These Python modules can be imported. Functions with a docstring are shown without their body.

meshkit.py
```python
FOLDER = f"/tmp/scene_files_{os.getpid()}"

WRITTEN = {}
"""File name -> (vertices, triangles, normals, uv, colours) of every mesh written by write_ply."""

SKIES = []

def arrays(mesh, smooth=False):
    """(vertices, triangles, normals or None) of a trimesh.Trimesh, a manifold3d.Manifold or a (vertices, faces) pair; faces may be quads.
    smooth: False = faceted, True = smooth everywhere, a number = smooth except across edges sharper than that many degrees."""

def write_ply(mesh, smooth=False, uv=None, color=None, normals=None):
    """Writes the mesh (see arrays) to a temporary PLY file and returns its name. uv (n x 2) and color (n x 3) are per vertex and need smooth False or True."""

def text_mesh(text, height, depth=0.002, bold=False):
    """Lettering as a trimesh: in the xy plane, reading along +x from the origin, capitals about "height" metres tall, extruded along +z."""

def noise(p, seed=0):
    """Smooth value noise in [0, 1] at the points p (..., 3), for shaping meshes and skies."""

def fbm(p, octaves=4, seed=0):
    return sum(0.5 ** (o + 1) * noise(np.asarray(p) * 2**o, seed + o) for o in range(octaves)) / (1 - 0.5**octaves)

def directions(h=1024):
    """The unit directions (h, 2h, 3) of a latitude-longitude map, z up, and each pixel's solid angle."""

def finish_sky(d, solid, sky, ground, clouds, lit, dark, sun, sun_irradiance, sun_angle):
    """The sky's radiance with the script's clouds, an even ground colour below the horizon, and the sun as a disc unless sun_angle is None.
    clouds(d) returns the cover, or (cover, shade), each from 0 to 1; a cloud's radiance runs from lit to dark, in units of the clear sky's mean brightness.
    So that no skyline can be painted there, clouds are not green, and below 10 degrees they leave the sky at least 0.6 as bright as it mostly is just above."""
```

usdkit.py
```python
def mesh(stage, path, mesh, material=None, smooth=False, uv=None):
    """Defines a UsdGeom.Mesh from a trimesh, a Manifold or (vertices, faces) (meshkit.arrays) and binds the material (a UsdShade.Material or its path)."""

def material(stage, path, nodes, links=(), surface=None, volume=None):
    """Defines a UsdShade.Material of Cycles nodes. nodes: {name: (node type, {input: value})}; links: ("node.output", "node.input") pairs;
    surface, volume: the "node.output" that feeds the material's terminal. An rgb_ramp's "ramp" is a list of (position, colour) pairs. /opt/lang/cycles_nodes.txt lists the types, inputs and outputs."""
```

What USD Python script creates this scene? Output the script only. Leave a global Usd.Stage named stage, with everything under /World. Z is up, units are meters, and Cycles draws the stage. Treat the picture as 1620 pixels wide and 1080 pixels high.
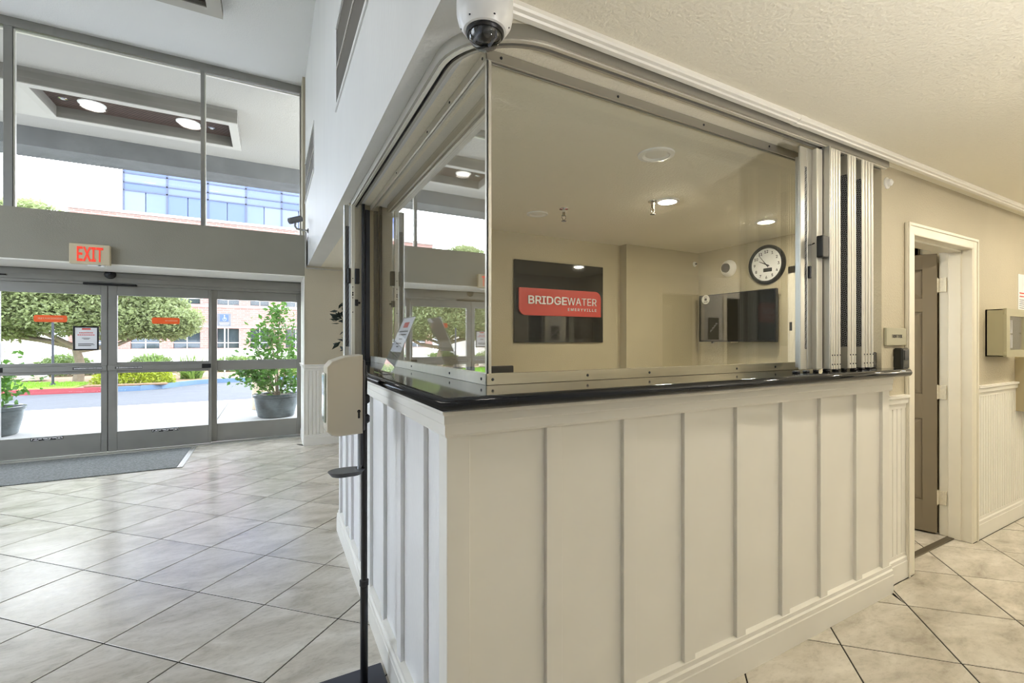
import math, random
import numpy as np, trimesh, manifold3d as m3
from shapely.geometry import Polygon, box as sbox, Point
from shapely.ops import unary_union
import usdkit, meshkit
from pxr import Usd, UsdGeom, UsdLux, UsdShade, Gf, Sdf

stage = Usd.Stage.CreateInMemory()
UsdGeom.Xform.Define(stage, '/World'); UsdGeom.Scope.Define(stage, '/World/Looks')
R = np.random.default_rng(11)

# ------------------------------------------------------------------ camera, sky, exposure
EYE, FPX, CXP, CYP, TH = np.array([0.0, 0.0, 1.40]), 734.1, 838.3, 538.85, 1.0606
cam = UsdGeom.Camera.Define(stage, '/World/camera')
cam.CreateHorizontalApertureAttr(36.0); cam.CreateVerticalApertureAttr(24.0)
cam.CreateFocalLengthAttr(FPX * 36.0 / 1620)
cam.CreateHorizontalApertureOffsetAttr((810 - CXP) * 36.0 / 1620)
cam.CreateVerticalApertureOffsetAttr((CYP - 540) * 36.0 / 1620)
cam.CreateClippingRangeAttr((0.05, 1000.0))
cam.CreateFStopAttr(0.0)
EXPOSURE = 0.0
cam.CreateExposureAttr(EXPOSURE)
_f = np.array([math.cos(TH), math.sin(TH), 0]); _r = np.array([math.sin(TH), -math.cos(TH), 0])
M = Gf.Matrix4d(1.0); M.SetRow(0, Gf.Vec4d(*_r, 0)); M.SetRow(1, Gf.Vec4d(0, 0, 1, 0)); M.SetRow(2, Gf.Vec4d(*(-_f), 0)); M.SetRow(3, Gf.Vec4d(*EYE, 1))
cam.AddTransformOp().Set(M)

SKY, SUN = 8.0, 7.0
usdkit.material(stage, '/World/Looks/sky', {
    'tc': ('texture_coordinate', {}), 'n': ('noise_texture', {'scale': 1.6, 'detail': 5.0, 'roughness': 0.55}),
    'r': ('rgb_ramp', {'ramp': [(0.0, (0.56, 0.72, 1.0)), (0.42, (0.70, 0.82, 1.0)), (0.58, (0.90, 0.95, 1.0)), (1.0, (0.94, 0.97, 1.0))]}),
    'b': ('background_shader', {'strength': SKY})},
    [('tc.generated', 'n.vector'), ('n.fac', 'r.fac'), ('r.color', 'b.color')], surface='b.background')
dome = UsdLux.DomeLight.Define(stage, '/World/sky'); dome.CreateIntensityAttr(1.0)
UsdShade.MaterialBindingAPI.Apply(dome.GetPrim()).Bind(UsdShade.Material.Get(stage, '/World/Looks/sky'))
sun = UsdLux.DistantLight.Define(stage, '/World/sun'); sun.CreateAngleAttr(3.0); sun.CreateIntensityAttr(SUN); sun.CreateColorAttr(Gf.Vec3f(1.0, 0.96, 0.88))
sun.AddRotateXYZOp().Set(Gf.Vec3f(38.0, 0.0, -28.0))     # high, from behind the building

# ------------------------------------------------------------------ helpers
def c(r, g, b):
    x = np.array([r, g, b]) / 255.0
    return tuple(float(v) for v in np.where(x < 0.04045, x / 12.92, ((x + 0.055) / 1.055) ** 2.4))

def mat(name, col, rough=0.5, metal=0.0, var=0.0, vscale=3.0, bump=0.0, bscale=60.0, bdet=3.0, stretch=None, coat=0.0, emit=None, spec=0.5, rnd=0.0, alpha=None):
    col = c(*col)
    n = {'p': ('principled_bsdf', {'base_color': col, 'roughness': rough, 'metallic': metal, 'coat_weight': coat, 'specular_ior_level': spec})}
    if emit: n['p'][1].update(emission_color=c(*emit[0]), emission_strength=emit[1])
    l = []
    if var or bump: n['g'] = ('geometry', {})
    if stretch and (var or bump):
        n['m'] = ('mapping', {'scale': stretch}); l.append(('g.position', 'm.vector')); src = 'm.vector'
    else: src = 'g.position'
    if var or rnd:
        lo = tuple(v * (1 - var) for v in col); hi = tuple(min(1, v * (1 + var)) for v in col)
        if var:
            n['n'] = ('noise_texture', {'scale': vscale, 'detail': 4.0}); l.append((src, 'n.vector'))
            n['r'] = ('rgb_ramp', {'ramp': [(0.25, lo), (0.75, hi)]}); l.append(('n.fac', 'r.fac')); out = 'r.color'
        else: out = None
        if rnd:
            n['oi'] = ('object_info', {}); n['mr'] = ('map_range', {'from_min': 0.0, 'from_max': 1.0, 'to_min': 1 - rnd, 'to_max': 1 + rnd}); l.append(('oi.random', 'mr.value'))
            n['h'] = ('hsv', {'color': col}); l.append(('mr.result', 'h.value'))
            if out: l.append((out, 'h.color'))
            out = 'h.color'
        l.append((out, 'p.base_color'))
    if bump:
        n['bn'] = ('noise_texture', {'scale': bscale, 'detail': bdet}); n['bp'] = ('bump', {'strength': bump, 'distance': 0.01})
        l += [(src, 'bn.vector'), ('bn.fac', 'bp.height'), ('bp.normal', 'p.normal')]
    return usdkit.material(stage, '/World/Looks/' + name, n, l, surface='p.BSDF')

def emitter(name, col, strength):
    return usdkit.material(stage, '/World/Looks/' + name, {'e': ('emission', {'color': c(*col), 'strength': strength})}, [], surface='e.emission')

def pane_mat(name, tint=(1, 1, 1), base=0.04, power=5.0):
    return usdkit.material(stage, '/World/Looks/' + name, {
        'lw': ('layer_weight', {'blend': 0.5}), 'pw': ('math', {'math_type': 'power', 'value2': power}),
        'mr': ('map_range', {'from_min': 0.0, 'from_max': 1.0, 'to_min': base, 'to_max': 1.0}),
        't': ('transparent_bsdf', {'color': tint}), 'g': ('glossy_bsdf', {'color': (1, 1, 1), 'roughness': 0.0}), 'm': ('mix_closure', {})},
        [('lw.facing', 'pw.value1'), ('pw.value', 'mr.value'), ('mr.result', 'm.fac'), ('t.BSDF', 'm.closure1'), ('g.BSDF', 'm.closure2')], surface='m.closure')

USED = {}
def numbered(parent, name):
    k = (parent, name); n = USED.get(k, -1) + 1; USED[k] = n
    return f'{parent}/{name}' if n == 0 else f'{parent}/{name}_{n:03d}'

class Node:
    def __init__(s, path, loc): s.path, s.loc = path, np.array(loc, float)
def setdata(prim, **kw):
    for k, v in kw.items():
        if v: prim.SetCustomDataByKey(k, v)
def thing(name, label=None, cat=None, loc=(0, 0, 0), group=None, kind=None):
    p = numbered('/World', name); x = UsdGeom.Xform.Define(stage, p); x.AddTranslateOp().Set(Gf.Vec3d(*map(float, loc)))
    setdata(x.GetPrim(), label=label, category=cat, group=group, kind=kind)
    return Node(p, loc)
class MB:
    """collects shapes into one mesh"""
    def __init__(s): s.v, s.f, s.n = [], [], 0
    def add(s, v, f=None):
        if f is None: v, f, _ = meshkit.arrays(v)
        v = np.asarray(v, float); f = np.asarray(f, int)
        if f.shape[1] == 4: f = np.vstack([f[:, [0, 1, 2]], f[:, [0, 2, 3]]])
        s.v.append(v); s.f.append(f + s.n); s.n += len(v); return s
    def box(s, x0, x1, y0, y1, z0, z1, b=0.0, rz=0.0, about=None):
        v, f = bbox(x0, x1, y0, y1, z0, z1, b)
        if rz:
            o = np.array([(x0 + x1) / 2, (y0 + y1) / 2, 0]) if about is None else np.array([*about, 0]); a = rz
            Rm = np.array([[math.cos(a), -math.sin(a), 0], [math.sin(a), math.cos(a), 0], [0, 0, 1]]); v = (v - o) @ Rm.T + o
        return s.add(v, f)
    def tube(s, pts, r, sides=12):
        p = np.asarray(pts, float); t = np.gradient(p, axis=0); t /= np.linalg.norm(t, axis=1, keepdims=True)
        rr = np.broadcast_to(r, (len(p),)); up = np.array([0, 0, 1.0]) if abs(t[0][2]) < .9 else np.array([1.0, 0, 0])
        a = np.cross(t, up); a /= np.linalg.norm(a, axis=1, keepdims=True) + 1e-12; b = np.cross(t, a)
        th = np.arange(sides) * 2 * np.pi / sides
        v = p[:, None] + rr[:, None, None] * (np.cos(th)[None, :, None] * a[:, None] + np.sin(th)[None, :, None] * b[:, None])
        v = v.reshape(-1, 3); f = []
        for i in range(len(p) - 1):
            for j in range(sides): f.append([i * sides + j, i * sides + (j + 1) % sides, (i + 1) * sides + (j + 1) % sides, (i + 1) * sides + j])
        f = np.array(f)[:, ::-1]; f = np.vstack([f[:, [0, 1, 2]], f[:, [0, 2, 3]]])
        n = len(v); v = np.vstack([v, p[0], p[-1]]); L = (len(p) - 1) * sides
        cap = [[n, (j + 1) % sides, j] for j in range(sides)] + [[n + 1, L + j, L + (j + 1) % sides] for j in range(sides)]
        return s.add(v, np.vstack([f, np.array(cap)[:, ::-1]]))
    def lathe(s, prof, at, axis='z', sides=32):
        """prof: (radius, height) pairs, turned about an axis through at"""
        prof = np.asarray(prof, float); th = np.arange(sides) * 2 * np.pi / sides; k = len(prof)
        v = np.stack([prof[:, None, 0] * np.cos(th), prof[:, None, 0] * np.sin(th), np.broadcast_to(prof[:, None, 1], (k, sides))], -1).reshape(-1, 3)
        f = []
        for i in range(k - 1):
            for j in range(sides): f.append([i * sides + j, i * sides + (j + 1) % sides, (i + 1) * sides + (j + 1) % sides, (i + 1) * sides + j])
        if axis == '-y': v = v[:, [0, 2, 1]] * [1, -1, 1]
        if axis == '-x': v = np.stack([-v[:, 2], -v[:, 0], v[:, 1]], -1)
        return s.add(v + np.asarray(at, float), np.array(f))
    def prism(s, poly, a0, a1, axis):
        """closed 2-D outline extruded along an axis: axis x -> (y,z), y -> (x,z), z -> (x,y)"""
        g = poly if isinstance(poly, Polygon) else Polygon(poly)
        m = trimesh.creation.extrude_polygon(g, a1 - a0, engine='earcut'); v = np.array(m.vertices); v[:, 2] += a0
        if axis == 'x': v = v[:, [2, 0, 1]]
        if axis == 'y': v = v[:, [0, 2, 1]]
        f = np.array(m.faces); f = f[:, ::-1] if axis == 'y' else f
        return s.add(v, f)
    def text(s, txt, h, at, facing='-y', depth=0.002, bold=False, width=None, center=True, mirror=False):
        m = meshkit.text_mesh(txt, h, depth, bold); v = np.array(m.vertices); f = np.array(m.faces)
        w = v[:, 0].max() - v[:, 0].min(); v[:, 0] -= v[:, 0].min()
        if width: v[:, 0] *= width / w; w = width
        if center: v[:, 0] -= w / 2
        if mirror: v[:, 0] *= -1; f = f[:, ::-1]
        if facing == '-y': v = np.stack([v[:, 0], -v[:, 2], v[:, 1]], -1)
        if facing == '-x': v = np.stack([-v[:, 2], -v[:, 0], v[:, 1]], -1)
        return s.add(v + np.asarray(at, float), f)
    def build(s, name, material, parent=None, smooth=30, **kw):
        loc = parent.loc if isinstance(parent, Node) else np.zeros(3)
        base = parent.path if isinstance(parent, Node) else '/World'
        p = numbered(base, name)
        v = np.vstack(s.v); f = np.vstack(s.f)
        if parent is None and kw.get('at') is not None: loc = np.array(kw.pop('at'), float)
        kw.pop('at', None)
        m = usdkit.mesh(stage, p, trimesh.Trimesh(v - loc, f, process=False), material, smooth=smooth)
        if parent is None and np.any(loc): UsdGeom.Xformable(m).AddTranslateOp().Set(Gf.Vec3d(*map(float, loc)))
        setdata(m.GetPrim(), label=kw.get('label'), category=kw.get('cat'), group=kw.get('group'), kind=kw.get('kind'))
        return Node(p, loc)
_BF = {}
def bbox(x0, x1, y0, y1, z0, z1, b=0.0):
    x0, x1 = min(x0, x1), max(x0, x1); y0, y1 = min(y0, y1), max(y0, y1); z0, z1 = min(z0, z1), max(z0, z1)
    b = min(b, .45 * (x1 - x0), .45 * (y1 - y0), .45 * (z1 - z0))
    if b <= 0:
        v = np.array([[x, y, z] for x in (x0, x1) for y in (y0, y1) for z in (z0, z1)])
        f = np.array([[0, 1, 3, 2], [4, 6, 7, 5], [0, 4, 5, 1], [2, 3, 7, 6], [0, 2, 6, 4], [1, 5, 7, 3]])
        return v, np.vstack([f[:, [0, 1, 2]], f[:, [0, 2, 3]]])
    P = []; lim = ((x0, x1), (y0, y1), (z0, z1))
    for i in range(8):
        s = [(i >> k) & 1 for k in (2, 1, 0)]; q = [lim[k][s[k]] for k in range(3)]
        for k in range(3):
            w = list(q)
            for j in range(3):
                if j != k: w[j] += -b if s[j] else b
            P.append(w)
    P = np.array(P)
    if 'f' not in _BF:
        Q = []
        for i in range(8):
            s = [(i >> k) & 1 for k in (2, 1, 0)]
            for k in range(3): Q.append([s[j] if j == k else (.8 if s[j] else .2) for j in range(3)])
        h = trimesh.Trimesh(np.array(Q), process=False); Q = np.array(Q)
        from scipy.spatial import ConvexHull
        H = ConvexHull(Q); F = []
        for simp, eq in zip(H.simplices, H.equations):
            a, b_, cc = Q[simp]
            F.append(simp if np.dot(np.cross(b_ - a, cc - a), eq[:3]) > 0 else simp[::-1])
        _BF['f'] = np.array(F)
    return P, _BF['f']
def B(x0, x1, y0, y1, z0, z1, b=0.0): return MB().box(x0, x1, y0, y1, z0, z1, b)
def struct(name, mb, m, parent=None, smooth=30): return mb.build(name, m, parent, smooth, kind=None if parent else 'structure')

# ------------------------------------------------------------------ materials
wall_m = mat('wall_paint', (190, 181, 158), .6, var=.05, vscale=2, bump=.25, bscale=90)
band_m = mat('band_paint', (146, 142, 128), .6, var=.05, vscale=2, bump=.2, bscale=90)
office_m = mat('office_paint', (190, 180, 152), .6, var=.04, vscale=2, bump=.2, bscale=90)
trim_m = mat('white_trim', (238, 235, 226), .35, var=.03, vscale=4)
panel_m = mat('white_panel', (234, 231, 222), .38, var=.035, vscale=2.5)
panelL_m = mat('white_panel_gloss', (236, 236, 236), .28, var=.03, vscale=6, bump=.12, bscale=120, stretch=(1, 1, .3))
ceil_m = mat('ceiling_texture', (238, 232, 214), .85, bump=.5, bscale=70, bdet=4)
lob_m = mat('lobby_ceiling', (226, 225, 222), .85, bump=.4, bscale=60, bdet=4)
bulk_m = mat('bulkhead_paint', (218, 218, 214), .5, var=.03, bump=.25, bscale=40, stretch=(1, 1, .35))
alu_m = mat('aluminium', (196, 196, 192), .34, .9, var=.06, vscale=30, stretch=(1, 1, .05))
door_alu_m = mat('anodised_frame', (150, 149, 144), .42, .6, var=.04, vscale=8)
bright_alu_m = mat('bright_aluminium', (226, 223, 212), .34, .5, var=.03, vscale=40, stretch=(1, 1, .05))
sill_m = mat('brushed_sill', (214, 208, 188), .25, .85, var=.08, vscale=14, stretch=(.1, .1, 3))
track_m = mat('track_metal', (178, 175, 165), .4, .6)
black_m = mat('black_plastic', (22, 22, 24), .35)
rubber_m = mat('black_rubber', (12, 12, 12), .6)
dark_metal_m = mat('dark_metal', (62, 64, 70), .4, .5)
mesh_m = usdkit.material(stage, '/World/Looks/perforated_metal', {
    'g': ('geometry', {}), 'm': ('mapping', {'scale': (1, 1, 1), 'rotation': (.6, .6, .6)}), 'v': ('voronoi_texture', {'scale': 130.0, 'randomness': 0.0}),
    'r': ('rgb_ramp', {'ramp': [(0.0, c(20, 21, 24)), (0.42, c(28, 30, 34)), (0.5, c(120, 122, 126)), (1.0, c(130, 132, 136))]}), 'p': ('principled_bsdf', {'roughness': .5, 'metallic': .3})},
    [('g.position', 'm.vector'), ('m.vector', 'v.vector'), ('v.distance', 'r.fac'), ('r.color', 'p.base_color')], surface='p.BSDF')
granite_m = usdkit.material(stage, '/World/Looks/black_granite', {
    'g': ('geometry', {}), 'n': ('noise_texture', {'scale': 420.0, 'detail': 2.0}), 'r': ('rgb_ramp', {'ramp': [(0.0, c(16, 17, 19)), (0.62, c(20, 21, 23)), (0.72, c(78, 80, 84)), (1.0, c(120, 122, 126))]}),
    'p': ('principled_bsdf', {'roughness': .07, 'specular_ior_level': .62})}, [('g.position', 'n.vector'), ('n.fac', 'r.fac'), ('r.color', 'p.base_color')], surface='p.BSDF')
tile_m = usdkit.material(stage, '/World/Looks/stone_tile', {
    'g': ('geometry', {}), 'oi': ('object_info', {}), 'off': ('vector_math', {'math_type': 'multiply', 'vector2': (3.0, 3.0, 30.0)}),
    'cx': ('combine_xyz', {}), 'mz': ('math', {'math_type': 'multiply', 'value2': 25.0}),
    'ad': ('vector_math', {'math_type': 'add'}), 'rot': ('mapping', {'rotation': (0, 0, .785), 'scale': (1.0, 2.0, 1.0)}),
    'n1': ('noise_texture', {'scale': 3.2, 'detail': 7.0, 'roughness': .62, 'distortion': .6}), 'n2': ('noise_texture', {'scale': 26.0, 'detail': 4.0, 'roughness': .7}),
    'r1': ('rgb_ramp', {'ramp': [(0.28, c(172, 164, 150)), (0.45, c(196, 189, 175)), (0.62, c(210, 204, 192)), (0.8, c(220, 214, 203))]}),
    'r2': ('rgb_ramp', {'ramp': [(0.30, (.80, .79, .77)), (0.5, (1, 1, 1)), (1.0, (1.04, 1.03, 1.02))]}),
    'mx': ('mix', {'mix_type': 'multiply', 'fac': 0.8}), 'mr': ('map_range', {'from_min': 0.0, 'from_max': 1.0, 'to_min': .93, 'to_max': 1.05}), 'h': ('hsv', {}),
    'rr': ('map_range', {'from_min': .3, 'from_max': .7, 'to_min': .19, 'to_max': .28}),
    'bp': ('bump', {'strength': .12, 'distance': .004}), 'p': ('principled_bsdf', {'specular_ior_level': .8})},
    [('oi.random', 'mz.value1'), ('mz.value', 'cx.z'), ('g.position', 'ad.vector1'), ('cx.vector', 'ad.vector2'), ('ad.vector', 'rot.vector'), ('rot.vector', 'n1.vector'), ('rot.vector', 'n2.vector'),
     ('n1.fac', 'r1.fac'), ('n2.fac', 'r2.fac'), ('r1.color', 'mx.color1'), ('r2.color', 'mx.color2'), ('oi.random', 'mr.value'), ('mr.result', 'h.value'), ('mx.color', 'h.color'), ('h.color', 'p.base_color'),
     ('n1.fac', 'rr.value'), ('rr.result', 'p.roughness'), ('n2.fac', 'bp.height'), ('bp.normal', 'p.normal')], surface='p.BSDF')
grout_m = mat('grout', (40, 37, 33), .9)
mat_m = mat('entrance_carpet', (128, 131, 130), .95, var=.45, vscale=60, bump=.6, bscale=300)
taupe_m = mat('taupe_door_paint', (128, 116, 94), .45, var=.03, vscale=5)
hinge_m = mat('painted_hinge', (222, 214, 192), .4, .2, var=.1, vscale=60)
pane_m = pane_mat('window_glass', (1, 1, 1), .04)
scr_m = pane_mat('screen_glass', (.97, .985, .975), .06, 2.2); scrf_m = pane_mat('screen_glass_front', (.975, .985, .975), .022, 3.6)
red_m = mat('coral_red', (205, 72, 62), .4)
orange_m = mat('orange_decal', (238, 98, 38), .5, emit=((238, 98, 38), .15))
white_m = mat('white_plastic', (236, 235, 230), .35)
cream_m = mat('cream_plastic', (206, 197, 178), .32)
paper_m = mat('paper', (238, 238, 240), .7)
ink_m = mat('ink', (60, 58, 60), .7)
redink_m = mat('red_ink', (214, 84, 74), .7)
screen_m = mat('tv_glass', (14, 15, 15), .06, spec=.6)
glossblack_m = mat('black_acrylic', (10, 11, 11), .04, spec=.7)
chrome_m = mat('chrome', (200, 200, 200), .12, 1.0)
brass_m = mat('sprinkler_metal', (150, 140, 120), .3, .9)

ZC, ZL, XB = 2.40, 5.16, 0.437          # low ceiling, lobby ceiling, bulkhead face
YW = 1.32                                # corridor wall face
XL, XR, YB, YP, YD = -5.5, 7.6, -2.0, 6.85, 7.65

# ------------------------------------------------------------------ floor: 18-inch tiles laid on the diagonal
def proj(p):
    v = np.asarray(p, float) - EYE; d = v @ _f
    return (CXP + FPX * (v @ _r) / d, CYP - FPX * v[2] / d, d)
room = sbox(XL, YB, XR, 7.55)
blocked = unary_union([sbox(.433, 1.265, .70, 3.69), sbox(.433, 1.265, 3.02, 1.56), sbox(.40, 6.845, 2.6, 7.6), sbox(XL, 6.845, -3.9, 7.6),
                       sbox(3.02, 1.30, 3.36, 1.49), sbox(4.24, 1.30, XR, 1.49), sbox(4.27, 1.3, 4.5, 3.9), sbox(.48, 3.58, 4.5, 3.95)])
free = room.difference(blocked)
floor = thing('floor', kind='structure')
struct('grout_bed', B(XL, XR, YB, 7.56, -.08, -.0025), grout_m, floor)
ta = [-1.109 - .458 * k for k in range(18, 0, -1)] + [-1.109, -.613, -.117] + [-.117 + .458 * k for k in range(1, 20)]
u0 = 1.531; tb = [u0 + .458 * k for k in range(-12, 22)]
rest, made = MB(), 0
for i in range(len(ta) - 1):
    for j in range(len(tb) - 1):
        q = [((t + u) / math.sqrt(2), (u - t) / math.sqrt(2)) for t, u in ((ta[i], tb[j]), (ta[i + 1], tb[j]), (ta[i + 1], tb[j + 1]), (ta[i], tb[j + 1]))]
        g = Polygon(q).buffer(-.0032, join_style=2)
        if not g.intersects(free): continue
        g = g.intersection(free)
        for gg in getattr(g, 'geoms', [g]):
            if gg.geom_type != 'Polygon' or gg.area < 4e-4: continue
            if gg.interiors: continue
            cen = gg.representative_point(); P = proj((cen.x, cen.y, 0))
            inoffice = .7 < cen.x < 4.27 and 1.5 < cen.y < 3.6
            hidden = (inoffice and cen.x < 3.2) or (cen.x > .75 and cen.y > 3.6) or (cen.x > 4.3 and cen.y > 1.3)
            seen = P[2] > .3 and -60 < P[0] < 1680 and 480 < P[1] < 1180 and not hidden
            h = R.uniform(-.0004, .0004); lo = gg.buffer(-.0012, join_style=2)
            mb = MB() if seen and made < 298 else rest
            mb.prism(gg, -.009, -.0014 + h, 'z')
            if lo.geom_type == 'Polygon' and not lo.is_empty:
                a = np.array(gg.exterior.coords)[:-1]; b2 = np.array(lo.exterior.coords)[:-1]
                if len(a) == len(b2):
                    k = int(np.argmin(((b2 - a[0]) ** 2).sum(1))); b2 = np.roll(b2, -k, 0); n = len(a)
                    # chamfered top: ring plus cap
                    v = np.vstack([np.c_[a, np.full(n, -.0014 + h)], np.c_[b2, np.full(n, h)]])
                    f = [[t_, (t_ + 1) % n, n + (t_ + 1) % n] for t_ in range(n)] + [[t_, n + (t_ + 1) % n, n + t_] for t_ in range(n)] + [[n, n + t_, n + t_ + 1] for t_ in range(1, n - 1)]
                    ar = np.cross(np.append(a[1] - a[0], 0), np.append(a[2] - a[1], 0))[2]
                    f = np.array(f); mb.add(v, f if ar > 0 else f[:, ::-1])
            if mb is not rest: made += 1; mb.build('tile', tile_m, floor, smooth=False)
rest.build('tile_remainder', tile_m, floor, smooth=False, kind='stuff')

# ------------------------------------------------------------------ walls and ceilings
struct('ceiling_lobby', B(XL, XB + .16, YB, YD + .1, ZL, ZL + .12), lob_m)
low = MB().prism(sbox(XB + .16, YB, XR, YP + .06), ZC, ZC + .12, 'z')
struct('ceiling', low, ceil_m)
# bulkhead between lobby and low ceiling, with two interior windows
W1, W2 = (2.47, 3.786, 3.15, 3.757), (5.82, 7.30, 3.36, 3.90)
g = sbox(YB, ZC, YD + .1, ZL).difference(unary_union([sbox(a, z0, b, z1) for a, b, z0, z1 in (W1, W2)]))
struct('wall_bulkhead', MB().prism(g, XB, XB + .16, 'x'), bulk_m)
vane_m = mat('dark_interior_blind', (74, 68, 58), .5, var=.06, vscale=10)
bead_m = mat('bead_strip', (205, 200, 190), .5)
for k, (a, b, z0, z1) in enumerate((W1, W2)):
    w = thing('window_%d' % (k + 2), kind='structure', loc=(XB, (a + b) / 2, z0)); zm = (z0 + z1) / 2
    B(XB + .006, XB + .03, a, b, z0, z1).build('blind_panel', vane_m, w)
    B(XB - .002, XB + .010, a, b, zm - .006, zm + .006, .002).build('centre_bead', bead_m, w)
    fr = MB(); fr.box(XB - .012, XB + .02, a, b, z0 - .022, z0 + .004, .003); fr.box(XB - .008, XB + .02, a, b, z1 - .004, z1 + .012, .003); fr.box(XB - .008, XB + .02, a - .012, a + .004, z0, z1, .003)
    fr.build('frame', bulk_m, w)
side_m = mat('neutral_wall', (206, 204, 198), .6, var=.03)
WL = (2.2, 5.9, .7, 4.2)          # big side window of the lobby, out of the frame on the left
gl_ = sbox(YB, 0, YD + .1, ZL).difference(sbox(WL[0], WL[2], WL[1], WL[3]))
struct('wall_left', MB().prism(gl_, XL - .15, XL, 'x'), bulk_m)
wl = thing('window_4', kind='structure', loc=(XL, 4, .7))
q = MB().box(XL - .12, XL - .05, WL[0], WL[1], WL[2], WL[2] + .05).box(XL - .12, XL - .05, WL[0], WL[1], WL[3] - .05, WL[3]); q.build('frame', door_alu_m, wl)
for y in (WL[0] + .025, 3.43, 4.67, WL[1] - .025): B(XL - .12, XL - .05, y - .025, y + .025, WL[2] + .05, WL[3] - .05).build('mullion', door_alu_m, wl)
for a, b in ((WL[0] + .05, 3.405), (3.455, 4.645), (4.695, WL[1] - .05)): B(XL - .09, XL - .084, a, b, WL[2] + .05, WL[3] - .05).build('pane', pane_m, wl)
struct('ground_side', B(-60, XL - .15, -30, 7.7, -.25, -.10), mat('side_paving', (150, 150, 148), .9))
bk = sbox(XL, 0, XR, ZL).difference(unary_union([sbox(4.95, 0, 5.75, 2.1), sbox(6.35, 0, 7.3, 2.1)]))
struct('wall_back', MB().prism(bk, YB - .15, YB, 'y'), side_m)
struct('wall_right', B(XR, XR + .15, YB, YD, 0, ZC + .1), side_m)
# entrance wall: pier, header band and the wall left of the doors
pier = MB(); pier.box(.40, XR, YP, YD + .12, 0, ZC); pier.box(.40, XB + .16, YP + .5, YD + .12, ZC, ZL); struct('wall_entrance', pier, wall_m)
hb = MB(); hb.box(XL, .40, YP, YD + .10, 2.26, 2.80); struct('wall_header_band', hb, band_m)
struct('wall_entrance_side', B(XL, -3.95, YP, YD + .12, 0, 2.26), wall_m)
struct('trim_1', MB().box(-3.95, .40, YP - .004, 7.50, 2.246, 2.262, .003).box(.388, .402, YP - .004, 7.50, 0, 2.262, .003), trim_m)
# corridor wall right of the counter, with the office doorway
DX0, DX1, DZ = 3.36, 4.24, 2.05
cw = sbox(3.02, 0, XR, ZC).difference(sbox(DX0, -1, DX1, DZ)); struct('wall_corridor', MB().prism(cw, YW, YW + .15, 'y'), wall_m)
struct('wall_office_right', B(4.28, 4.42, YW + .15, 3.9, 0, ZC), office_m)
ob = MB(); ob.box(.66, 3.215, 3.80, 3.92, 0, ZC); ob.box(3.215, 4.28, 3.70, 3.92, 0, ZC); struct('wall_office_back', ob, office_m)
struct('wall_office_pillar', B(.50, .66, 3.575, 3.92, 0, ZC, .004), wall_m)

def profile_run(name, prof, pts, material, parent=None, smooth=25):
    """moulding: prof = (out, z) outline, swept along x or y runs; pts = list of (axis, a0, a1, base, sign)"""
    mb = MB()
    for ax, a0, a1, base, sg in pts:
        P = [(base + sg * o, z) for o, z in prof]; mb.prism(P if Polygon(P).exterior.is_ccw else P[::-1], a0, a1, ax)
    return mb.build(name, material, parent, smooth=smooth, kind=None if parent else 'structure')
BASE = [(-.01, 0), (.016, 0), (.016, .10), (.0135, .104), (.0135, .125), (.007, .132), (.007, .15), (-.01, .158)]
RAIL = [(-.01, 1.0), (.008, 1.003), (.010, 1.03), (.020, 1.036), (.022, 1.062), (.030, 1.068), (.030, 1.082), (-.01, 1.084)]
profile_run('baseboard_corridor', BASE, [('x', 4.32, XR, YW, -1), ('x', 3.02, 3.29, YW, -1)], trim_m)
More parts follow.
